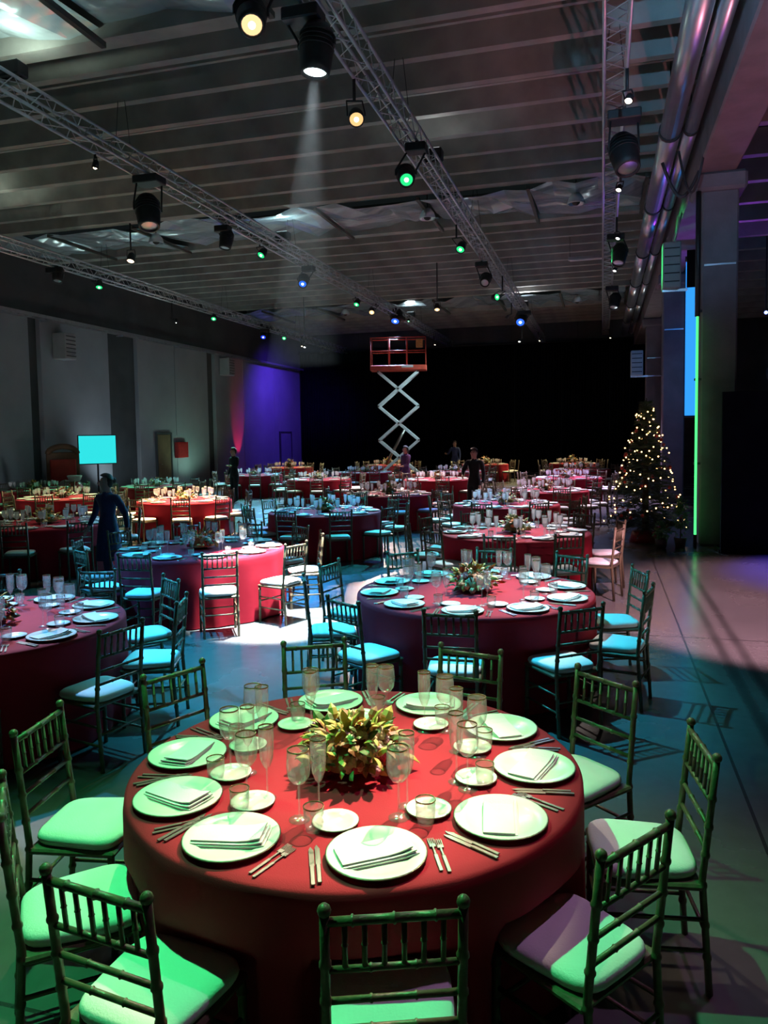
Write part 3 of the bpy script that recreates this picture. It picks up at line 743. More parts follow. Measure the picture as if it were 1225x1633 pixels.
# ------------------------------------------------------------------ lamps
LIGHTN = [0]
def spot(name, parent, loc, d, col, watt, angle, blend=0.5, size=0.06):
    ld = bpy.data.lights.new(name, 'SPOT'); ld.color = col; ld.energy = watt; ld.spot_size = R(angle); ld.spot_blend = blend; ld.shadow_soft_size = size
    o = bpy.data.objects.new(name, ld); COL.objects.link(o)
    o.location = loc; o.rotation_mode = 'QUATERNION'; o.rotation_quaternion = aim(d)
    if parent: o.parent = parent
    return o
def lens_mat(col, s_):
    k_ = 'lens_%.2f_%.2f_%.2f_%.0f' % (*col, s_)
    return k_ if k_ in MATS else (glow(k_, col, s_), k_)[1]
ZB = 6.83
xA, xB, xC, xD = -8.0, -3.05, 0.16, -14.1
def lamp(kind, label, pos, target, zt, lens=None, ls=0.0, beam=None, group='stage lamps on the trusses', xt=None, sc=1.0):
    """pos: lens centre. target: aim point. zt: truss underside. lens: colour of the glowing lens. beam: (colour, watt, angle, blend)"""
    name = {'head': 'moving_head_lamp', 'par': 'par_lamp', 'pin': 'pin_spot_lamp'}[kind]
    pos = Vector(pos); d = (Vector(target)-pos).normalized()
    xt = pos.x if xt is None else xt
    if zt < 6.9 and zt > 6.7: xt = min((xA, xB, xC, xD), key=lambda q_: abs(q_-xt)); xt += 0.145 if pos.x >= xt else -0.145
    t = thing(name, label, 'stage lamp', tuple(pos), 0, group)
    Lh, r0 = {'head': (0.42*sc, 0.15*sc), 'par': (0.26*sc, 0.105*sc), 'pin': (0.15*sc, 0.055*sc)}[kind]
    q = aim(d).to_matrix().to_4x4()
    mb = MB()
    if kind == 'head':
        prof = [(0.0005, Lh), (r0*0.7, Lh), (r0*0.95, Lh*0.85), (r0*1.0, Lh*0.45), (r0*0.92, Lh*0.15), (r0*0.86, 0.0), (r0*0.70, 0.0), (r0*0.70, 0.03), (0.0005, 0.03)]
    else:
        prof = [(0.0005, Lh), (r0*0.55, Lh), (r0*0.8, Lh*0.86), (r0*0.95, Lh*0.6), (r0, 0.0), (r0*0.90, 0.0), (r0*0.88, 0.04), (0.0005, 0.04)]
    mb.lathe(prof, 18, q); hs = mb.build('housing', 'black_metal', t)
    if kind == 'head':
        for k_ in range(4):
            zf = Lh*(0.5+0.09*k_); MB().lathe([(r0*0.97, zf), (r0*1.06, zf), (r0*1.06, zf+0.012), (r0*0.97, zf+0.012)], 18, q, close=True).build('cooling_fin', 'black_metal', hs)
    lm = lens_mat(lens, ls) if lens else 'duct_steel'
    rl = r0*(0.68 if kind == 'head' else 0.86)
    MB().lathe([(0.0005, 0.012), (rl*0.7, 0.016), (rl, 0.028)], 18, q).build('lens', lm, hs)
    if lens: MB().lathe([(0.0005, -0.004), (rl*0.34, 0.0), (rl*0.38, 0.02)], 14, q).build('lamp_core', lens_mat(tuple(0.45+0.55*c for c in lens), 6), hs)
    back = -d*Lh*0.55
    # yoke: two arms from the pivot to a cross bar under the truss
    up_ = Vector((xt, pos.y+back.y*0.6, zt)) - pos
    axis = d.cross(Vector((0, 0, 1)))
    axis = axis.normalized() if axis.length > 0.15 else Vector((1, 0, 0))
    base = Vector((up_.x, up_.y, min(up_.z-(0.15 if kind == 'head' else 0.05), back.z + r0*(2.2 if kind == 'head' else 1.7))))
    for s_ in (-1, 1):
        a = back + axis*s_*(r0*1.12); bb = base + axis*s_*(r0*1.0)
        MB().tube([a, a+Vector((0, 0, 0.25*(bb.z-a.z))), bb], 0.016 if kind == 'head' else 0.010, 6).build('yoke_arm', 'black_metal', t)
    if kind == 'head':
        MB().bevbox(base.x-0.17*sc, base.x+0.17*sc, base.y-0.12*sc, base.y+0.12*sc, base.z-0.02, base.z+0.12, 0.015).build('control_base', 'black_metal', t)
    else:
        MB().tube([base-axis*(r0*1.05), base+axis*(r0*1.05)], 0.012, 6).build('yoke_bar', 'black_metal', t)
    MB().tube([base+Vector((0, 0, 0.0)), Vector((up_.x, up_.y, up_.z+(0.01 if zt < 6.9 else 0.0)))], 0.022, 8).build('clamp', 'black_metal', t)
    if beam:
        spot('beam', t, d*0.05, d, *beam)
    return t
GREEN, BLUE, CYAN, WARM, WHITE, PINK, VIOLET, AMBER = (0.10, 1.0, 0.35), (0.03, 0.12, 1.0), (0.10, 0.62, 0.95), (1.0, 0.72, 0.42), (0.85, 0.95, 1.0), (1.0, 0.42, 0.50), (0.32, 0.10, 1.0), (1.0, 0.60, 0.28)
T1 = (-0.97, 2.94, 0.75)
lamp('head', 'warm-lensed moving head at the top of the middle truss, beside the white downward beam', (xB-0.28, 7.25, 6.14), (-1.2, 3.0, 0.75), ZB, (1, .62, .30), 1.5, ((1.0, .80, .60), 560, 40, .9), xt=xB)
lamp('head', 'long moving head throwing a white beam straight down from the middle truss', (xB-0.02, 8.3, 6.10), (-3.55, 8.0, 0.0), ZB, (0.80, 1, 1), 6, ((0.88, .97, 1.0), 24000, 19, .3), sc=1.25)
lamp('par', 'amber-lensed par lamp on the middle truss just beyond the white beam', (xB-0.1, 10.07, 6.28), (-1.05, 4.2, 0.75), ZB, (1, .55, .22), 1.3, ((1.0, .74, .46), 250, 26, .8), xt=xB)
lamp('head', 'moving head with glaring green lens on the middle truss', (xB+0.0, 12.4, 6.2), (-0.9, 5.2, 0.6), ZB, (.02, .75, .22), 1.3, ((0.12, 1.0, .50), 450, 44, .8), xt=xB)
lamp('par', 'green par lamp on the middle truss, above the second roof light', (xB-0.05, 17.6, 6.25), (-3.9, 12.4, 0.5), ZB, (.02, .75, .22), 1.1, ((0.05, .85, 1.0), 3200, 56, .8), xt=xB)
lamp('head', 'dark-lensed black moving head with an added blue beam far along the middle truss', (xB-0.05, 21.4, 6.2), (-3.3, 13.6, 0), ZB, None, 0, ((.04, .22, 1.0), 3000, 24, .4), xt=xB)  # lens stays dark; blue beam added to tint the floor
lamp('par', 'small green par lamp near the far end of the middle truss', (xB-0.0, 23.7, 6.2), (1.35, 18.6, 5.9), ZB, (.02, .75, .22), 1.1, ((0.05, 1.0, .25), 2600, 18, .5), xt=xB)
lamp('head', 'blue-glowing moving head at the far end of the middle truss', (xB-0.0, 30.5, 6.35), (-3.4, 22.5, 0.5), ZB, (.02, .10, 1), 2.2, ((0.30, .45, 1.0), 4200, 60, .7), xt=xB, sc=1.5)
lamp('pin', 'tiny white pin spot hanging just before the far blue lamp', (xB-0.35, 28.8, 6.3), (-7.6, 29.4, 2.6), ZB, (1, 1, 1), 4, ((.62, .95, 1.0), 1300, 50, .8), xt=xB)
lamp('pin', 'tiny white pin spot low under the far blue lamp', (xB-0.25, 32.6, 5.85), (-3.2, 28, 0), ZB, (1, 1, 1), 4, ((.9, .8, 1), 2600, 55, .6), xt=xB)
# wall-side truss A
lamp('head', 'large unlit moving head with rosy glass tilted under the third-row truss', (xA+0.15, 12.5, 5.9), (-6.6, 11.0, 0.6), ZB, None, 0, ((0.98, .72, .45), 10, 30, .5), xt=xA, sc=1.45)
lamp('pin', 'small warm pin spot beside the large tilted moving head', (xA-0.15, 11.4, 6.6), (-8.7, 10.4, 0.7), ZB, (1, .8, .5), 10, ((1.0, .78, .5), 260, 24, .7), xt=xA)
lamp('par', 'green par lamp alone below the silver roof light, third-row truss', (xA-0.1, 17.8, 6.55), (-9.5, 12, 0.5), ZB, (.02, .75, .22), 1.1, ((0.1, .9, .5), 500, 55, .8), xt=xA)
lamp('head', 'moving head with deep blue lens on the third-row truss', (xA-0.0, 20.3, 6.3), (-6.4, 13.2, 0.3), ZB, (.01, .14, 1), 1.2, ((0.04, .35, 1.0), 4500, 36, .5), xt=xA)
lamp('par', 'little green par lamp by the far end of the third-row truss', (xA-0.1, 25.5, 6.55), (-8.5, 20, 0.5), ZB, (.02, .75, .22), 1.1, ((0.2, 1.0, .7), 900, 60, .8), xt=xA)
lamp('par', 'warm glaring par lamp close to the scissor lift platform', (xA-0.0, 27.0, 6.5), (-6.5, 20, 0.5), ZB, (1, .62, .30), 2, ((1.0, .66, .55), 4500, 55, .8), xt=xA)
lamp('head', 'blue-glowing moving head right above the scissor lift platform', (xA+0.05, 30.1, 6.6), (-7.9, 25, 0.0), ZB, (.02, .10, 1), 2.2, ((0.25, .55, 1.0), 4200, 60, .6), xt=xA, sc=1.5)
lamp('pin', 'tiny green lamp beside the blue one above the scissor lift', (xA+0.55, 30.3, 6.6), (-7, 25, 0.0), ZB, (.02, .75, .22), 1.1, None, xt=xA+0.1)
# column-side truss C
lamp('pin', 'white pin spot glaring on the truss beside the ducts', (xC+0.16, 10.9, 6.4), (-0.8, 6.4, 0.75), ZB, (1, .85, .7), 5, ((1.0, .86, .78), 5200, 15, 1.0), xt=xC)
lamp('head', 'big black moving head with pale violet glass on the duct-side truss', (xC+0.2, 12.2, 5.95), (1.5, 9.5, 0), ZB, None, 0, None, xt=xC, sc=1.4)
lamp('pin', 'white pin spot below the big black moving head', (xC+0.11, 14.6, 6.35), (-1.1, 10.4, 0.75), ZB, (1, .95, .9), 4, ((1.0, .82, .85), 4200, 18, 1.0), xt=xC)
lamp('pin', 'white pin spot above the second black head of the duct-side truss', (xC+0.16, 18.2, 6.35), (-1.7, 14.6, 0.75), ZB, (1, .98, .95), 4, ((1.0, .82, .85), 3000, 28, 1), xt=xC)
lamp('head', 'second black moving head on the duct-side truss, near the strip lamp', (xC+0.2, 19.6, 6.1), (-0.5, 17, 0), ZB, None, 0, None, xt=xC, sc=1.2)
lamp('pin', 'white pin spot below the second black head', (xC+0.15, 21.8, 6.35), (-1.3, 18.3, 0.75), ZB, (1, .98, .95), 4, ((1.0, .76, .95), 4000, 34, 1), xt=xC)
lamp('head', 'third black moving head far along the duct-side truss', (xC+0.2, 26.5, 6.1), (-0.5, 24, 0), ZB, None, 0, ((.85, .60, 1.0), 4500, 55, .7), xt=xC, sc=1.2)
# truss D by the wall
lamp('head', 'dark moving head hanging off the wall-side truss', (xD, 17.9, 6.35), (-13.5, 16, 0), 6.75, None, 0, None)
lamp('par', 'green par lamp next to the dark head on the wall-side truss', (xD, 19.7, 6.5), (-12.4, 16.5, 0.5), 6.75, (.02, .75, .22), 1.1, ((0.1, 1.0, .4), 1500, 50, .7))
lamp('par', 'warm glaring double lamp above the wall-side truss', (-12.0, 18.15, 6.77), (-11.5, 15.2, 0.5), 7.77, (1, .66, .42), 6, ((1.0, .66, .38), 3200, 44, .7))
lamp('pin', 'white pin spot with a thin beam on the wall-side truss', (xD, 23.9, 6.05), (-14.2, 23.4, 0.0), 6.75, (.9, 1, 1), 5, ((.9, 1, 1), 500, 20, .5))
lamp('par', 'second green par lamp of the wall-side truss', (xD, 26.6, 6.55), (-12.0, 21.0, 0.5), 6.75, (.02, .75, .22), 1.1, ((0.3, 1.0, .7), 3000, 55, .7))
lamp('head', 'blue-violet moving head on the wall-side truss near the curtain', (xD+0.1, 30.8, 6.35), (-12.0, 25, 0.5), 6.75, (.01, .04, 1), 1.6, ((0.1, .55, 1.0), 4200, 55, .7))
lamp('par', 'third green par lamp of the wall-side truss, next to the blue one', (xD+0.3, 32.6, 6.5), (-12.0, 26, 0.5), 6.75, (.02, .75, .22), 1.1, None)
lamp('pin', 'white pin spot low before the far corner', (-12.0, 30.5, 5.8), (-11.9, 25.5, 0.5), 7.89, (.95, 1, 1), 4, ((.7, .9, 1), 2600, 55, .6))
lamp('par', 'lone warm globe-bright lamp between the two far blue lamps', (-5.4, 26.05, 6.3), (-4.8, 22.5, 0.7), 7.89, (1, .62, .30), 2, ((1.0, .70, .60), 4200, 60, .8))
# lamps above and behind the viewpoint, on the same trusses
lamp('head', 'green wash lamp on the middle truss above the front table', (xB, 3.5, 6.3), (-1.25, 2.2, 0.3), ZB, (.02, .75, .22), 1.1, ((0.06, 1.0, .30), 1700, 52, .9))
lamp('head', 'amber wash lamp on the duct-side truss above the front table', (xC, 7.2, 6.3), (-0.85, 2.75, 0.75), ZB, (1, .75, .45), 3, ((1.0, .80, .54), 5200, 13, 1.0))
lamp('head', 'cyan wash lamp on the third-row truss toward the left tables', (xA, 7.4, 6.3), (-4.4, 6.1, 0.4), ZB, (.1, .6, 1), 3, ((0.03, .46, 1.0), 5200, 42, .8))
lamp('head', 'cyan wash lamp on the middle truss over the second table', (xB, 7.0, 6.3), (-1.9, 6.6, 0.4), ZB, (.1, .6, 1), 3, ((0.03, .60, .90), 2800, 52, .6))
lamp('par', 'violet lamp on the duct-side truss behind the viewpoint', (xC+0.7, 4.3, 6.2), (0.15, 2.7, 0.3), ZB, (.3, .1, 1), 3, ((0.75, .36, .80), 240, 50, .7), xt=xC)
lamp('head', 'amber moving head on the third-row truss over the orange-lit table', (xA-0.1, 15.9, 6.3), (-8.7, 14.6, 0.4), ZB, None, 0, ((1.0, .66, .34), 14000, 26, .35), xt=xA)
# pink and blue wash on the open floor beside the tables
t = lamp('head', 'pink wash lamp hung under the concrete girder', (1.80, 5.6, 5.9), (2.2, 9.6, 0), 6.6, (1, .4, .5), 3, ((1.0, .52, .66), 5600, 42, .35))
t = lamp('par', 'blue lamp low in the bay behind the black partition', (3.4, 13.35, 5.8), (3.9, 12.2, 0), 7.38, (.1, .1, 1), 3, ((0.05, .04, 1.0), 4500, 46, .6))
lamp('par', 'violet flood in the bay beyond the columns', (4.2, 21.9, 3.6), (4.5, 20, 8), 7.38, (.3, .05, 1), 6, ((0.35, .05, .9), 500, 120, .6))
lamp('pin', 'small bright blue lamp in the bay beyond the columns', (4.35, 23.6, 5.3), (3.0, 10, 3), 7.38, (.2, .3, 1), 5, None)

lamp('par', 'blue lamp on the duct-side truss grazing the round ducts', (xC+0.4, 6.0, 6.3), (1.2, 14.5, 6.9), ZB, (.3, .6, .9), 2, ((.25, .60, 1.0), 500, 40, .6), xt=xC)
lamp('pin', 'warm pin spot on the third-row truss over the last table', (xA+0.2, 37.0, 6.4), (-9.2, 33.2, 0.8), ZB, (1, .85, .5), 2, ((1.0, .85, .45), 3500, 45, .6))
lamp('pin', 'warm pin spot on the middle truss over the last table', (xB+0.2, 37.4, 6.4), (-4.9, 33.6, 0.8), ZB, (1, .85, .5), 2, ((1.0, .85, .45), 3500, 45, .6))
lamp('pin', 'warm pin spot on the duct-side truss over the last table', (xC+0.2, 37.6, 6.4), (-1.2, 34.0, 0.8), ZB, (1, .85, .5), 2, ((1.0, .85, .45), 3500, 45, .6))
lamp('pin', 'warm pin spot on the wall-side truss over its last table', (xD+0.2, 35.0, 6.4), (-13.0, 31.0, 0.8), 6.75, (1, .85, .5), 2, ((1.0, .85, .45), 3500, 45, .6))
lamp('pin', 'warm pin spot on the third-row truss aimed at the cut-off table', (xA+0.2, 8.6, 6.4), (-4.45, 4.6, 0.75), ZB, (1, .85, .6), 2, ((1.0, .80, .72), 2600, 17, 1.0))
# floor uplights; all but the red one are added to fill walls and roof
def floor_uplight(label, pos, target, col, watt, angle):
    t = thing('floor_uplight', label, 'stage lamp', pos, 0, 'floor uplights')
    MB().bevbox(-0.12, 0.12, -0.10, 0.10, 0, 0.05, 0.01).build('base_plate', 'black_metal', t)
    d = (Vector(target)-Vector(pos)-Vector((0, 0, .18))).normalized(); M = Matrix.Translation((0, 0, 0.18)) @ aim(d).to_matrix().to_4x4()
    MB().lathe([(0.0005, 0.1), (0.05, 0.1), (0.08, 0.06), (0.085, -0.06), (0.075, -0.06), (0.07, -0.04), (0.0005, -0.04)], 16, M).build('housing', 'black_metal', t)
    MB().lathe([(0.0005, -0.045), (0.07, -0.045)], 16, M).build('lens', lens_mat(col, 8), t)
    for s_ in (-1, 1): MB().box(s_*0.10-.008, s_*0.10+.008, -0.02, 0.02, 0.04, 0.2).build('bracket', 'black_metal', t)
    spot('beam', t, Vector((0, 0, .18))+d*0.08, d, col, watt, angle, .6)
lamp('par', 'violet lamp at the end of the wall-side truss facing the wall', (xD+0.2, 37.6, 6.4), (-17.2, 39.6, 2.6), 6.75, (.2, .03, 1), 1.2, ((0.12, 0.04, 1.0), 800, 130, 1.0))
floor_uplight('red floor lamp at the foot of the far pilaster', (-16.4, 34.6, 0), (-17.25, 34.7, 2.4), (1.0, 0.03, 0.10), 260, 34)
floor_uplight('added rose floor lamp, out of view, under the concrete girder', (2.9, 9.5, 0), (1.9, 11.5, 6.6), (1.0, 0.25, 0.32), 420, 60)  # unseen lamp, added to redden the girder soffit
floor_uplight('added grey-white fill flood before the dark wall recess', (-15.6, 23.4, 0), (-17.2, 25.5, 4.0), (0.75, 0.9, 1.0), 95, 130)  # these three floods are added to brighten the dim wall
floor_uplight('added grey-white fill flood near the red armchair', (-15.4, 15.0, 0), (-17.2, 17.5, 4.0), (0.8, 0.9, 1.0), 95, 130)
floor_uplight('added greenish fill flood near the brown door', (-15.6, 29.4, 0), (-17.2, 29.8, 4.0), (0.5, 1.0, 0.75), 75, 130)
floor_uplight('added white fill lamp by the wall pointing at the near roof', (-16.4, 11.5, 0), (-9, 12.5, 8), (0.72, 1.0, 0.82), 190, 110)  # from here on, lamps added to brighten the roof from below
floor_uplight('added white fill lamp by the wall pointing at the middle roof', (-16.4, 26.8, 0), (-9, 24.5, 8), (0.78, 1.0, 0.88), 190, 110)
floor_uplight('added white fill lamp beside the third column pointing at the far roof', (1.2, 31.5, 0), (-4, 29.5, 8), (0.85, 0.95, 1.0), 190, 110)
floor_uplight('added white fill lamp, out of view, by the near columns pointing at the roof', (3.0, 5.6, 0), (-3, 11.0, 8), (0.85, 0.95, .95), 90, 110)
# ceiling wash: dim fill lamps added on top of the trusses, pointing up
def fill_lamp(label, x, y_, col, watt):
    t = thing('truss_fill_lamp', label, 'stage lamp', (x, y_, 7.178), 0, 'added fill lamps on top of the trusses')
    MB().bevbox(-0.18, 0.18, -0.12, 0.12, 0.02, 0.22, 0.02).build('housing', 'black_metal', t)
    MB().box(-0.14, 0.14, -0.09, 0.09, 0.221, 0.226).build('lens', lens_mat(col, 2), t)
    MB().box(-0.16, 0.16, -0.02, 0.02, 0.0, 0.03).build('clamp', 'black_metal', t)
    spot('beam', t, (0, 0, 0.26), (0, 0, 1), col, watt, 165, .4, 0.12)
fill_lamp('black box on the third-row truss at its near end, holding an added fill lamp', xA, 9.4, (0.8, 1.0, 0.85), 50)
fill_lamp('added fill lamp on the third-row truss, midway', xA, 19.0, (0.7, 1.0, 1.0), 50)
fill_lamp('added fill lamp on the middle truss, past the green head', xB, 14.5, (0.9, .95, 1.0), 10)
fill_lamp('added fill lamp on the far part of the middle truss', xB, 32.0, (0.9, .9, 1.0), 90)
fill_lamp('added fill lamp at the near end of the wall-side truss', xD, 15.0, (0.85, 1.0, 0.85), 42)
fill_lamp('added fill lamp on the far part of the third-row truss', xA, 33.0, (0.8, .95, 1.0), 60)

# ------------------------------------------------------------------ ducts, boxes, roof fittings
for x, r_, lb in ((1.08, 0.17, 'wider round steel duct running under the roof beside the girder'), (1.40, 0.11, 'slimmer round steel pipe running between duct and girder')):
    t = thing('round_duct', lb, 'duct', (x, 0, 7.05), 0, 'ducts along the girder')
    yy = 5.0
    while yy < 41:
        ds = MB().tube([(0, yy, 0), (0, min(yy+4.4, 41), 0)], r_, 16).build('duct_section', 'duct_steel', t)
        MB().tube([(0, yy+4.38, 0), (0, yy+4.48, 0)], r_*1.12, 16).build('joint_ring', 'black_metal', ds)
        yy += 4.5
    for yy in (8.5, 14.0, 20.0, 28, 36): MB().tube([(0, yy, r_), (0, yy, 1.4)], 0.01, 5).build('hanger', 'black_metal', t)
def wall_box(name, label, cat, c, d, mt, extra=None, group=None):
    t = thing(name, label, cat, c, 0, group); MB().bevbox(-d[0]/2, d[0]/2, -d[1]/2, d[1]/2, -d[2]/2, d[2]/2, 0.02).build('casing', mt, t)
    if extra: extra(t, d)
    return t
def louvres(t, d):
    for i in range(6):
        z = -d[2]*0.38+i*d[2]*0.15
        MB().box(-d[0]/2-.015, d[0]/2+.015, -d[1]*0.42, d[1]*0.42, z-.012, z+.012).build('louvre', 'wire_dark', t)
def grille_front(t, d):
    for i in range(5):
        z = -d[2]*0.36+i*d[2]*0.18; MB().box(-d[0]*0.42, d[0]*0.42, -d[1]/2-.012, -d[1]/2+.002, z-.012, z+.012).build('louvre', 'wire_dark', t)
    MB().box(-d[0]*0.5, d[0]*0.9, -.03, .03, -d[2]/2-.05, -d[2]/2).build('bracket', 'duct_steel', t)
wall_box('loudspeaker', 'grey loudspeaker box bracketed on the column behind the first one', 'loudspeaker', (1.40, 17.6, 5.55), (0.36, 0.4, 0.95), 'box_grey', grille_front)
wall_box('loudspeaker', 'pale loudspeaker box with green glints high above the fir tree', 'loudspeaker', (0.98, 24.0, 4.08), (0.34, 0.4, 0.72), 'box_grey', grille_front)
MB().tube([(1.10, 24.0, 3.70), (1.69, 24.1, 3.70)], 0.02, 6).build('wall_bracket', 'duct_steel', bpy.data.objects['loudspeaker.001'])
MB().tube([(1.45, 17.6, 6.0), (1.615, 17.6, 6.7)], 0.02, 6).build('suspension_rod', 'duct_steel', bpy.data.objects['loudspeaker'])
for nm, par, wp in (('wall_bracket', 'loudspeaker.001', (0.98, 24.0, 4.08)), ('suspension_rod', 'loudspeaker', (1.40, 17.6, 5.55))):
    bpy.data.objects[nm].location = (-wp[0], -wp[1], -wp[2])
wall_box('heater_unit', 'first air heater box high on the grey wall', 'heater', (X_L+0.28, 21.75, 5.15), (0.5, 0.55, 0.85), 'box_grey', louvres)
wall_box('heater_unit', 'second air heater box high on the grey wall, nearer the violet light', 'heater', (X_L+0.28, 33.2, 5.4), (0.5, 0.6, 0.8), 'box_grey', louvres)
t = thing('strip_lamp', 'unlit strip lamp hanging from the roof near the duct-side truss', 'lamp', (-0.45, 24.5, 7.3))
MB().bevbox(-0.55, 0.55, -0.10, 0.10, 0, 0.08, 0.01).build('housing', 'box_grey', t); MB().box(-0.5, 0.5, -0.07, 0.07, -0.02, 0.0).build('diffuser', 'white_fabric', t)
for s_ in (-1, 1): MB().tube([(s_*0.5, 0, .08), (s_*0.5, 0, 1.11)], 0.008, 5).build('rod', 'wire_dark', t)
RL = ['round roof lamp in the second silver bay, near the middle truss', 'round roof lamp in the second silver bay, near the duct-side truss', 'round roof lamp in the second silver bay, over the wall-side tables', 'round roof lamp in the third silver bay, left of the lift', 'round roof lamp in the third silver bay, near the duct-side truss']
for i, (x, y_) in enumerate(((-4.2, 19.2), (-0.6, 19.1), (-11.8, 19.1), (-11.0, 33.0), (-1.0, 33.4))):
    t = thing('bell_lamp', RL[i], 'lamp', (x, y_, 7.45), 0, 'round lamps in the roof lights')
    MB().lathe([(0.20, 0), (0.21, 0.02), (0.17, 0.14), (0.09, 0.24), (0.05, 0.26), (0.03, 0.24), (0.14, 0.12), (0.18, 0.0)], 18, close=True).build('shade', 'duct_steel', t)
    MB().ball((0, 0, 0.06), 0.10, 10, 6).build('reflector', 'black_metal', t); MB().tube([(0, 0, .25), (0, 0, .62)], 0.012, 6).build('stem', 'black_metal', t)
    MB().box(-0.9, 0.9, -0.03, 0.03, 0.60, 0.66).build('mounting_bar', 'black_metal', t)

# doors, signs and screen on the side wall
def wall_door(name, y0, y1, h, mt):
    t = thing(name, {'door_1': 'brown door in the grey wall', 'door_2': 'pale grey door in the violet-lit wall'}[name], 'door', (X_L, 0, 0)); t['kind'] = 'structure'
    lf = MB().bevbox(0.005, 0.06, y0, y1, 0, h, 0.01).build('leaf', mt, t)
    for a, b_, c, d in ((y0-.08, y0, 0, h+.08), (y1, y1+.08, 0, h+.08)): MB().box(0.0, 0.09, a, b_, c, d).build('jamb', 'wall_dark', t)
    MB().box(0, 0.09, y0, y1, h, h+.08).build('head_jamb', 'wall_dark', t); MB().tube([(0.07, y0+.1, 1.05), (0.13, y0+.1, 1.05), (0.13, y0+.24, 1.05)], 0.012, 6).build('handle', 'steel', lf)
wall_door('door_1', 27.4, 28.4, 2.25, 'door_brown'); wall_door('door_2', 39.8, 41.3, 2.3, 'door_grey')
t = thing('hose_cabinet', 'dark red wall cabinet beside the brown door', 'cabinet', (X_L+0.09, 29.2, 1.6))
hb = MB().bevbox(-0.08, 0.08, -0.42, 0.42, -0.33, 0.33, 0.01).build('box', 'red_paint', t); MB().bevbox(0.08, 0.095, -0.37, 0.37, -0.28, 0.28, 0.005).build('door', 'ribbon_red', hb)
# screens
t = thing('display_screen', 'glowing cyan square screen on a stand by the grey wall', 'screen', (-16.2, 22.2, 0), R(48))
SCR = lens_mat((0.03, 0.72, 0.74), 1.1); SCB = lens_mat((0.03, 0.30, 1.0), 1.25)
bz = MB().bevbox(-0.62, 0.62, -0.02, 0.05, 1.27, 2.25, 0.01).build('bezel', 'black_metal', t); MB().box(-0.59, 0.59, -0.026, -0.021, 1.30, 2.22).build('panel', SCR, bz)
MB().tube([(0, 0.03, 0.03), (0, 0.03, 1.4)], 0.03, 8).build('stand_pole', 'black_metal', t); MB().bevbox(-0.35, 0.35, -0.25, 0.28, 0, 0.03, 0.008).build('stand_base', 'black_metal', t)
t = thing('projection_screen', 'tall narrow blue projection screen hanging behind the first column', 'screen', (2.0, 21.0, 0))
MB().box(0.02, 1.10, -0.012, 0.012, 2.47, 6.30).build('cloth', SCB, t); MB().tube([(0.0, 0, 6.38), (1.12, 0, 6.38)], 0.06, 10).build('roller', 'black_metal', t)
MB().tube([(0.0, 0, 2.44), (1.12, 0, 2.44)], 0.025, 8).build('weight_bar', 'black_metal', t)
for x in (0.1, 1.0): MB().tube([(x, 0, 6.4), (x, 0, 7.45)], 0.008, 5).build('wire', 'wire_dark', t)
MB().box(0.0, 0.9, -0.45, -0.40, 5.6, 6.5, Matrix.Translation((0, 0, 0))).build('masking_flap', 'black_drape', t)

# black curtain on the end wall: pleated drops
t = thing('stage_curtain', 'black pleated curtain covering the end wall', 'curtain', (0, Y_B-0.25, 0))
def drop(x0, x1, z1):
    mb = MB(); n = 60; vs = []
    for i in range(n+1):
        x = x0+(x1-x0)*i/n; yv = 0.07*sin(i*1.7)+0.03*sin(i*0.6)
        vs += [(x, yv, 0.02), (x, yv, z1), (x, yv+.02, 0.02), (x, yv+.02, z1)]
    fs = []
    for i in range(n):
        a = i*4; b_ = a+4
        fs += [(a, b_, b_+1, a+1), (a+2, a+3, b_+3, b_+2), (a+1, b_+1, b_+3, a+3), (a, a+2, b_+2, b_)]
    fs += [(0, 1, 3, 2), (n*4, n*4+2, n*4+3, n*4+1)]
    mb.add(vs, fs, True); mb.build('drop', 'black_drape', t)
for i in range(8): drop(-17.1+i*2.5, -17.1+i*2.5+2.48, 6.9)
MB().tube([(-17.2, 0, 6.95), (3.0, 0, 6.95)], 0.04, 8).build('pole', 'black_metal', t)
for i in range(12): MB().tube([(-17+i*1.75, 0, 6.95), (-17+i*1.75, 0, 8.4)], 0.01, 5).build('hanger', 'wire_dark', t)
# black partition beside the column
t = thing('black_partition', 'tall black partition wall standing beside the first column', 'partition', (0, 0, 0))
for i in range(4): MB().bevbox(1.95+i*1.25, 1.95+i*1.25+1.24, 14.05, 14.15, 0, 2.73, 0.006).build('panel', 'black_drape', t)
for i in range(5): MB().box(1.95+i*1.25-.02, 1.95+i*1.25+.02, 14.15, 14.75, 0, 0.04).build('foot', 'black_metal', t)
# green light tube and conduit on the column edge
t = thing('light_tube', 'thin green light tube standing upright along the first column', 'light', (1.62, 14.80, 0))
MB().tube([(0, 0, 0.22), (0, 0, 4.1)], 0.022, 8).build('tube', lens_mat((0.08, 0.95, 0.22), 1.5), t); MB().tube([(0, 0, 0.0), (0, 0, 0.22)], 0.03, 8).build('foot', 'black_metal', t)
MB().tube([(0.0, 0.0, 4.1), (0, 0.0, 6.26)], 0.045, 8).build('cable_duct', 'black_metal', t)
for z in (1.5, 3.0, 4.2): MB().box(-0.03, 0.08, 0.02, 0.14, z-.02, z+.02).build('clip', 'black_metal', t)
# looping cables at the column head
t = thing('power_cable', 'black cable looping from the ducts to the first column head', 'cable', (0, 0, 0))
MB().tube([(1.0+0.6*u, 14.6, 6.75-0.5*sin(pi*u)-0.2*u) for u in [i/14 for i in range(15)]], 0.03, 6).build('loop', 'wire_dark', t)
MB().tube([(1.25+0.4*u, 14.4-0.3*u, 6.85-0.75*sin(pi*u)) for u in [i/14 for i in range(15)]], 0.022, 6).build('loop', 'wire_dark', t)
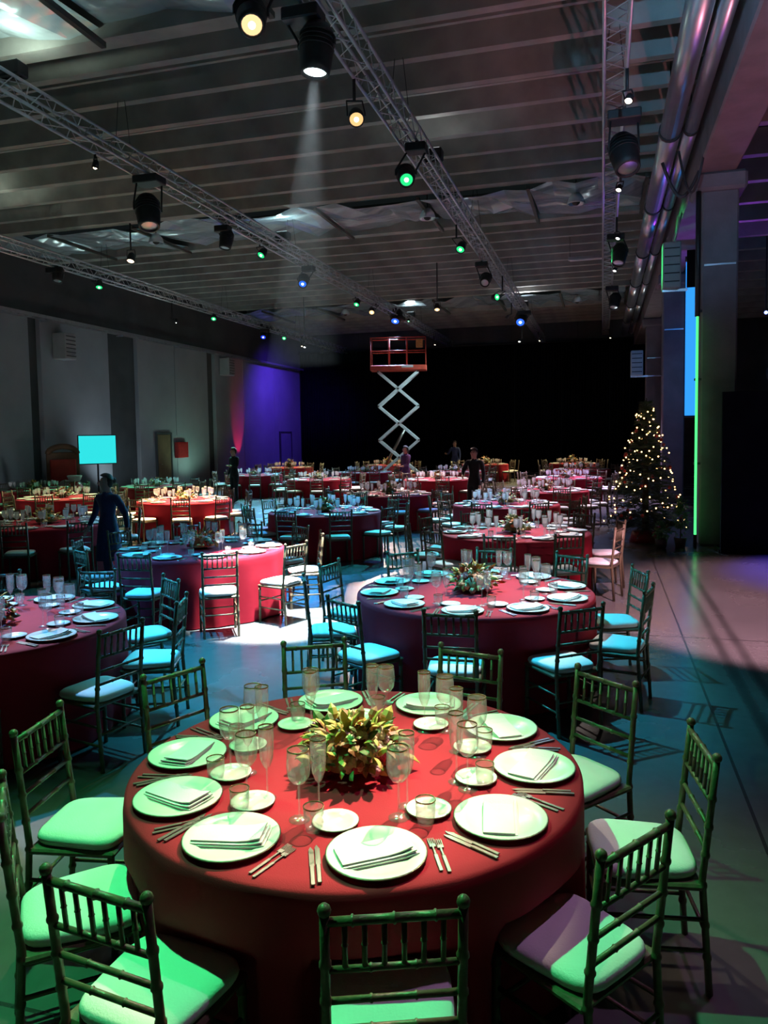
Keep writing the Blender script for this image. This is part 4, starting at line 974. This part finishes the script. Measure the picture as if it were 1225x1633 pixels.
# ------------------------------------------------------------------ fir tree with string lights
TX, TY, TH = 0.80, 15.35, 2.72
rnd = random.Random(11)
t = thing('fir_tree', 'decorated fir tree glowing with warm lights before the columns', 'tree', (TX, TY, 0))
MB().tube([(0, 0, 0.0), (0, 0, 1.5), (0, 0, TH-.05)], [0.07, 0.045, 0.012], 8).build('trunk', 'bark', t)
mb = MB()
def spray(base, d, ln, wd):
    d = d.normalized(); side = d.cross(Vector((0, 0, 1))).normalized(); nrm = side.cross(d)
    n = 9
    for i in range(n):
        u = (i+0.6)/n; p = base + d*ln*u + Vector((0, 0, -0.10*ln*u*u)); w_ = wd*(1-0.75*u)+0.015
        for s_ in (-1, 1):
            tip = p + side*s_*w_ + d*w_*0.7 + nrm*rnd.uniform(-.02, .03)
            q = p + d*0.03
            mb.add([p, q, tip, p-nrm*0.008], [(0, 1, 2), (0, 2, 3), (1, 3, 2)])
    mb.tube([base, base+d*ln*0.5+Vector((0, 0, -0.03*ln)), base+d*ln+Vector((0, 0, -0.10*ln))], [0.010, 0.007, 0.003], 4, cap=False)
tips = []
def prof(z):
    u = (z-0.28)/(TH-0.28); return max(0.03, 0.76*(1-u)**0.82)
for i in range(560):
    u = rnd.random()**1.45; z = 0.30+u*(TH-0.40); a = rnd.uniform(0, 2*pi); r_ = prof(z)*rnd.uniform(0.80, 1.08)
    inn = r_*rnd.uniform(0.15, 0.55)
    b0 = Vector((cos(a)*inn, sin(a)*inn, z)); d = Vector((cos(a), sin(a), rnd.uniform(-0.25, 0.25) + (0.5 if z > 2.3 else 0)))
    spray(b0, d, r_-inn, 0.10)
spray(Vector((0, 0, TH-.25)), Vector((0.02, 0, 1)), 0.25, 0.05)
mb.build('needles', 'fir', t)['kind'] = 'stuff'
bau = MB().ball((0, 0, 0), 0.034, 10, 6).mesh('bauble', 'ribbon_red')
for i in range(46):
    z = 0.45+rnd.random()*1.9; a = rnd.uniform(0, 2*pi); r_ = prof(z)*0.95; obj('bauble', bau, t, (cos(a)*r_, sin(a)*r_, z))
MB().lathe([(0.0005, 0), (0.30, 0), (0.24, 0.20), (0.0005, 0.22)], 16).build('stand_skirt', 'ribbon_red', t)
sl = thing('string_lights', 'warm fairy lights wound round the fir tree', 'lights', (TX, TY, 0))
bm_ = MB().ball((0, 0, 0), 0.0135, 8, 5).mesh('bulb', lens_mat((1.0, 0.56, 0.20), 8))
wire = []
N = 150
for i in range(N):
    u = i/(N-1); z = 0.42+u*(TH-0.55); a = u*2*pi*8.5; r_ = prof(z)*1.04+0.015
    jz = rnd.uniform(-.13, .13); a += rnd.uniform(-.12, .12); r_ *= rnd.uniform(.86, 1.05)
    p = (cos(a)*r_, sin(a)*r_, z-0.04+jz); wire.append(p); obj('bulb', bm_, sl, p)
MB().tube(wire, 0.004, 4).build('wire', 'wire_dark', sl)
spot('glow', sl, (0, 0, 0), (0, 0, 1), (1, .6, .3), 0.01, 20)
bpy.data.objects.remove(bpy.data.objects['glow'])
# leafy pots by the tree foot
for k_, (x, y_, h_, lb) in enumerate(((1.36, 14.66, 0.75, 'bushy potted shrub lit green at the foot of the light tube'), (1.02, 14.42, 0.30, 'low potted plant with red blooms in front of the fir tree'))):
    t = thing('potted_plant', lb, 'plant', (x, y_, 0), 0, 'potted plants by the fir tree')
    MB().lathe([(0.0005, 0), (0.08, 0), (0.11, 0.18), (0.09, 0.18), (0.0005, 0.15)], 14).build('pot', 'vase', t)
    MB().tube([(0, 0, .15), (0.01, 0, h_*0.7)], 0.012, 6).build('stem', 'bark', t)
    mb = MB(); src = LEAVES[1]; LV = [tuple(v.co) for v in src.vertices]; LF = [tuple(p.vertices) for p in src.polygons]
    for i in range(240):
        a = rnd.uniform(0, 2*pi); el = rnd.uniform(-1.2, 1.5); rr = rnd.uniform(0.3, 1.0)
        p = Vector((cos(a)*cos(el)*0.15*rr, sin(a)*cos(el)*0.15*rr, 0.17+h_*0.5+sin(el)*h_*0.46*rr))
        M = Matrix.Translation(p) @ Matrix.Rotation(a, 4, 'Z') @ Matrix.Rotation(-el+rnd.uniform(-.6, .6), 4, 'Y') @ Matrix.Scale(1.2, 4)
        mb.add([M @ Vector(v) for v in LV], LF)
    mb.build('foliage', 'shrub_leaf', t)['kind'] = 'stuff'
    if k_: 
        for p, a, el, r2 in dome_points(7, 0.15, 0.22, 5): obj('bloom', BLOOMS[1], t, M=Matrix.Translation(p+Vector((0, 0, .2))))

# ------------------------------------------------------------------ scissor lift
t = thing('scissor_lift', 'raised scissor lift with red platform in front of the black curtain', 'lift', (-7.72, 29.6, 0), R(12))
chs = MB().bevbox(-1.1, 1.1, -0.38, 0.38, 0.16, 0.52, 0.03).build('chassis', 'lift_red', t)
wh = MB().lathe([(0.05, -0.06), (0.19, -0.06), (0.20, -0.04), (0.20, 0.04), (0.19, 0.06), (0.05, 0.06)], 18, Matrix.Rotation(pi/2, 4, 'X')).mesh('wheel', 'rubber')
for sx_ in (-0.78, 0.78):
    for sy_ in (-0.36, 0.36): obj('wheel', wh, chs, (sx_, sy_, 0.20))
zs = [0.55, 1.88, 3.22, 4.56]; hx = 0.78
def bar(a, b_, w_, name='scissor_arm', mt='lift_arm'):
    a, b_ = Vector(a), Vector(b_); d = (b_-a); M = Matrix.Translation(a) @ d.to_track_quat('X', 'Z').to_matrix().to_4x4()
    MB().bevbox(0, d.length, -0.03, 0.03, -w_/2, w_/2, 0.006, M).build(name, mt, t)
for a, b_ in zip(zs, zs[1:]):
    for sy_ in (-0.30, 0.30):
        bar((-hx, sy_, a), (hx, sy_, b_), 0.11); bar((hx, sy_*0.78, a), (-hx, sy_*0.78, b_), 0.11)
    MB().tube([(0, -0.34, (a+b_)/2), (0, 0.34, (a+b_)/2)], 0.04, 8).build('pivot_pin', 'steel', t)
for z in zs:
    for sx_ in (-hx, hx): MB().tube([(sx_, -0.34, z), (sx_, 0.34, z)], 0.035, 8).build('pivot_pin', 'steel', t)
MB().tube([(-0.5, 0, 1.0), (0.25, 0, 2.35)], 0.06, 10).build('hydraulic_ram', 'steel', t)
dk_ = MB().bevbox(-1.08, 1.12, -0.40, 0.40, 4.60, 4.80, 0.02).build('platform_deck', 'lift_red', t)
for x in (-1.05, -0.35, 0.35, 1.09):
    for sy_ in (-0.38, 0.38): MB().tube([(x, sy_, 4.78), (x, sy_, 5.88)], 0.022, 6).build('guard_post', 'lift_red', dk_)
for z in (5.35, 5.86):
    for sy_ in (-0.38, 0.38): MB().tube([(-1.05, sy_, z), (1.09, sy_, z)], 0.022, 6).build('guard_rail', 'lift_red', dk_)
    for x in (-1.05, 1.09): MB().tube([(x, -0.38, z), (x, 0.38, z)], 0.022, 6).build('guard_rail', 'lift_red', dk_)
MB().bevbox(0.72, 0.98, -0.46, -0.36, 5.45, 5.78, 0.02).build('control_box', 'bloom_orange', dk_)
MB().box(0.15, 0.6, -0.405, -0.40, 4.70, 4.79).build('name_plate', 'white_fabric', dk_)

# ------------------------------------------------------------------ red armchair and sack standing in for a red and white figure by the wall
t = thing('stand_in_armchair', 'red armchair standing in for a red and white figure beside the cyan screen', 'armchair', (-15.9, 20.1, 0), R(40))
MB().bevbox(-0.45, 0.45, -0.35, 0.40, 0.16, 0.52, 0.05).build('seat', 'red_paint', t)
bkr = MB().bevbox(-0.48, 0.48, 0.34, 0.44, 0.30, 1.72, 0.03).build('backrest', 'brown_wood', t); MB().bevbox(-0.38, 0.38, 0.27, 0.35, 0.55, 1.50, 0.03).build('back_pad', 'red_paint', bkr)
mb = MB(); mb.tube([(0.42*cos(pi*i/12), 0.39, 1.66+0.24*sin(pi*i/12)) for i in range(13)], 0.09, 8); mb.build('carved_crest', 'brown_wood', bkr)
for s_ in (-1, 1):
    MB().bevbox(s_*0.45-.08, s_*0.45+.08, -0.36, 0.40, 0.45, 0.78, 0.04).build('armrest', 'brown_wood', t)
    for yv in (-0.30, 0.34): MB().tube([(s_*0.40, yv, 0), (s_*0.40, yv, 0.18)], 0.03, 8).build('leg', 'brown_wood', t)
mb = MB(); mb.ball((0.05, 0.16, 0.70), 1, 14, 8, (0.22, 0.11, 0.17)); mb.build('white_cushion', 'white_fabric', t)
t = thing('stand_in_sack', 'stand-in red sack with white top in front of the red armchair', 'sack', (-15.25, 19.75, 0))
MB().lathe([(0.0005, 0), (0.26, 0.0), (0.33, 0.2), (0.31, 0.5), (0.20, 0.75), (0.13, 0.85), (0.0005, 0.86)], 16).build('bag', 'red_paint', t)
MB().lathe([(0.13, 0.84), (0.17, 0.90), (0.22, 1.02), (0.19, 1.03), (0.11, 0.9), (0.10, 0.84)], 16, close=True).build('white_cuff', 'white_fabric', t)

# ------------------------------------------------------------------ people
def person(label, loc, rotz, H, J, cloth_m, hem=0.0, hairlen='bun', sleeves=True, head_turn=0.0):
    """one skinned body; J overrides joint positions (unit = body height 1.0). +Y is the way the body faces."""
    P = dict(pel=(0, 0, .53), wst=(0, .005, .62), che=(0, 0, .74), nek=(0, 0, .835), hd0=(0, .012, .875), hd1=(0, .018, .925), hd2=(0, .008, .968),
             shL=(-.105, 0, .805), elL=(-.135, -.01, .635), wrL=(-.14, .04, .49), haL=(-.14, .055, .445),
             shR=(.105, 0, .805), elR=(.135, -.01, .635), wrR=(.14, .04, .49), haR=(.14, .055, .445),
             hiL=(-.055, 0, .50), knL=(-.058, .015, .285), anL=(-.058, -.005, .045), toL=(-.062, .085, .018),
             hiR=(.055, 0, .50), knR=(.058, .015, .285), anR=(.058, -.005, .045), toR=(.062, .085, .018))
    P.update(J)
    RAD = dict(pel=(.085, .062), wst=(.070, .052), che=(.088, .060), nek=(.030, .032), hd0=(.040, .044), hd1=(.046, .056), hd2=(.032, .040), sh=(.040, .040), el=(.028, .028), wr=(.019, .017), ha=(.022, .012), hi=(.062, .062), kn=(.040, .042), an=(.026, .028), to=(.024, .018))
    E_ = [('pel', 'wst'), ('wst', 'che'), ('che', 'nek'), ('nek', 'hd0'), ('hd0', 'hd1'), ('hd1', 'hd2')]
    for s_ in 'LR': E_ += [('che', 'sh'+s_), ('sh'+s_, 'el'+s_), ('el'+s_, 'wr'+s_), ('wr'+s_, 'ha'+s_), ('pel', 'hi'+s_), ('hi'+s_, 'kn'+s_), ('kn'+s_, 'an'+s_), ('an'+s_, 'to'+s_)]
    keys = list(P); ix = {k_: i for i, k_ in enumerate(keys)}
    V_ = [Vector(P[k_])*H for k_ in keys]; ED = [(ix[a], ix[b_]) for a, b_ in E_]
    rad = [tuple(H*c for c in RAD.get(k_, RAD.get(k_[:-1]))) for k_ in keys]
    # fingers: short chains from each hand
    for s_ in 'LR':
        hp, wp = Vector(P['ha'+s_]), Vector(P['wr'+s_]); d = (hp-wp).normalized(); side = Vector((0, 1, 0)) if abs(d.y) < .8 else Vector((0, 0, 1))
        side = (side-d*side.dot(d)).normalized()
        for f in range(5):
            if f < 4: b0 = hp+side*(-.012+.008*f); dd = d; ln = (.038, .046, .048, .040)[f]
            else: b0 = hp+side*.016-d*.012; dd = (d+side*.9).normalized(); ln = .034
            a = len(V_); V_ += [b0*H, (b0+dd*ln*.55)*H, (b0+dd*ln+side.cross(d)*.006)*H]; rad += [(.0062*H,)*2, (.0055*H,)*2, (.0042*H,)*2]
            ED += [(ix['ha'+s_], a), (a, a+1), (a+1, a+2)]
    me = bpy.data.meshes.new('person'); me.from_pydata([tuple(v) for v in V_], ED, [])
    o = bpy.data.objects.new('person', me); COL.objects.link(o)
    sk = o.modifiers.new('s', 'SKIN'); sk.use_smooth_shade = True; o.modifiers.new('u', 'SUBSURF').levels = 2
    for i, v in enumerate(me.skin_vertices[0].data): v.radius = rad[i]; v.use_root = (i == 0)
    dg = bpy.context.evaluated_depsgraph_get(); ev = o.evaluated_get(dg); m2 = bpy.data.meshes.new_from_object(ev)
    o.modifiers.clear(); o.data = m2; m2.name = 'person'
    m2.materials.clear(); m2.materials.append(MATS[cloth_m]); m2.materials.append(MATS['skin']); m2.materials.append(MATS['black_metal'])
    hands = [Vector(P['ha'+s_])*H for s_ in 'LR']
    neck = P['nek'][2]*H
    for p in m2.polygons:
        c = p.center; p.use_smooth = True
        p.material_index = 1 if (c.z > neck+.005*H or any((c-h_).length < .062*H for h_ in hands)) else (2 if c.z < .04*H else 0)
    hc = Vector(P['hd1'])*H
    # face: nose, eyes, mouth, ears grown on as small forms of the head; hair as a child
    hd = MB(); up_ = .016*H
    Mh = Matrix.Translation(hc) @ Matrix.Rotation(head_turn, 4, 'Z')
    def bl(p, r_, sc_, mt): MB().ball((0, 0, 0), r_*H, 8, 6, sc_).build(mt[0], mt[1], o).matrix_local = Mh @ Matrix.Translation(Vector(p)*H)
    bl((0, .054, -.008), .010, (.8, 1, 1.5), ('nose', 'skin'))
    for s_ in (-1, 1):
        bl((s_*.018, .046, .006), .0065, (1.2, .7, .8), ('eye', 'hair')); bl((s_*.047, .0, -.006), .011, (.5, .8, 1.4), ('ear', 'skin'))
    bl((0, .049, -.028), .010, (1.4, .5, .45), ('mouth', 'bloom_red'))
    mb = MB()
    for i in range(7):
        for k_ in range(14): pass
    prof_ = [(sin(pi*i/10)*1.0, -cos(pi*i/10)) for i in range(6, 11)]
    M = Mh @ Matrix.Translation((0, -.010*H, .014*H)) @ Matrix.Rotation(R(24), 4, 'X') @ Matrix.Diagonal((.054*H, .066*H, .060*H, 1))
    mb.lathe([(max(r_, .001), z) for r_, z in prof_], 16, M)
    bk = Mh @ Matrix.Translation((0, -.03*H, -.005*H)) @ Matrix.Diagonal((.050*H, .036*H, .050*H, 1))
    mb.lathe([(max(.001, sin(pi*i/8)), -cos(pi*i/8)) for i in range(9)], 14, bk)
    if hairlen == 'bun': mb.ball(Mh @ Vector((0, -.068*H, .01*H)), .028*H, 10, 6)
    if hairlen == 'tail': mb.tube([Mh @ Vector((0, -.055*H, .01*H)), Mh @ Vector((0, -.08*H, -.04*H)), Mh @ Vector((0, -.07*H, -.11*H))], [.02*H, .022*H, .008*H], 8)
    mb.build('hair', 'hair', o)
    if hem:
        n = 28; vs = []; prof2 = [(.070, .060, .63), (.088, .072, .56), (.098, .085, .48), (.104, .098, .38), (.112, .112, hem)]
        for a_, b_, z in prof2:
            for i in range(n):
                q = 2*pi*i/n; f_ = 1+.04*sin(5*q)*(.63-z)/.3; vs.append((cos(q)*a_*H*f_, sin(q)*b_*H*f_+.005*H, z*H))
        fs = [(i*n+j, i*n+(j+1) % n, (i+1)*n+(j+1) % n, (i+1)*n+j) for i in range(len(prof2)-1) for j in range(n)]
        MB().add(vs, fs, True).build('skirt', cloth_m, o)
    o.location = loc; o.rotation_euler = (0, 0, rotz); tag(o, label, 'person')
    return o
walk = dict(shL=(-.105, 0, .80), elL=(-.18, -.03, .66), wrL=(-.235, .0, .53), haL=(-.25, .012, .49), shR=(.105, 0, .80), elR=(.18, -.02, .66), wrR=(.225, .02, .54), haR=(.24, .035, .50),
            knL=(-.055, .07, .29), anL=(-.055, .05, .045), toL=(-.058, .14, .02), knR=(.055, -.01, .28), anR=(.055, -.09, .06), toR=(.058, -.01, .018))
person('person in a dark navy dress walking between tables, arms held out', (-6.55, 9.15, 0), R(165), 1.64, walk, 'navy_cloth', hem=.27, hairlen='bun', head_turn=R(-25))
person('person in black standing beyond the orange-lit table', (-11.4, 22.6, 0), R(150), 1.78, dict(elL=(-.15, .04, .66), wrL=(-.07, .13, .66), haL=(-.04, .15, .67)), 'black_cloth', hairlen='short')
person('person in a black suit walking between the far tables', (-3.0, 18.75, 0), R(165), 1.76, dict(knL=(-.05, .06, .29), anL=(-.05, .04, .045), toL=(-.055, .13, .02), elR=(.16, .03, .66), wrR=(.12, .13, .60), haR=(.10, .17, .59)), 'black_cloth', hairlen='short')
person('person in a blue jacket far back by the black curtain', (-6.55, 35.3, 0), R(170), 1.78, dict(elR=(.17, .02, .66), wrR=(.19, .12, .66), haR=(.20, .16, .67)), 'blue_shirt', hairlen='short')
person('person in plum clothes standing beside the scissor lift', (-6.3, 25.0, 0), R(140), 1.74, dict(elL=(-.14, .05, .64), wrL=(-.06, .12, .60), haL=(-.03, .14, .60)), 'plum_cloth', hairlen='tail')

# thin haze caught in the white beam under the middle truss
hz = MB().lathe([(0.0005, 2.9), (0.62, 2.9), (0.10, 6.02), (0.0005, 6.02)], 24, Matrix.Translation((-3.07, 8.3, 0)))
m = bpy.data.materials.new('beam_haze'); m.use_nodes = True; nt = m.node_tree; nt.nodes.clear()
v_ = nt.nodes.new('ShaderNodeVolumeScatter'); v_.inputs['Density'].default_value = 0.0014; v_.inputs['Color'].default_value = (.85, .95, 1, 1)
o_ = nt.nodes.new('ShaderNodeOutputMaterial'); nt.links.new(v_.outputs[0], o_.inputs['Volume']); MATS['beam_haze'] = m
hzo = hz.build('haze', 'beam_haze'); tag(hzo, 'pale haze caught in the white downward beam', 'haze', kind='stuff')
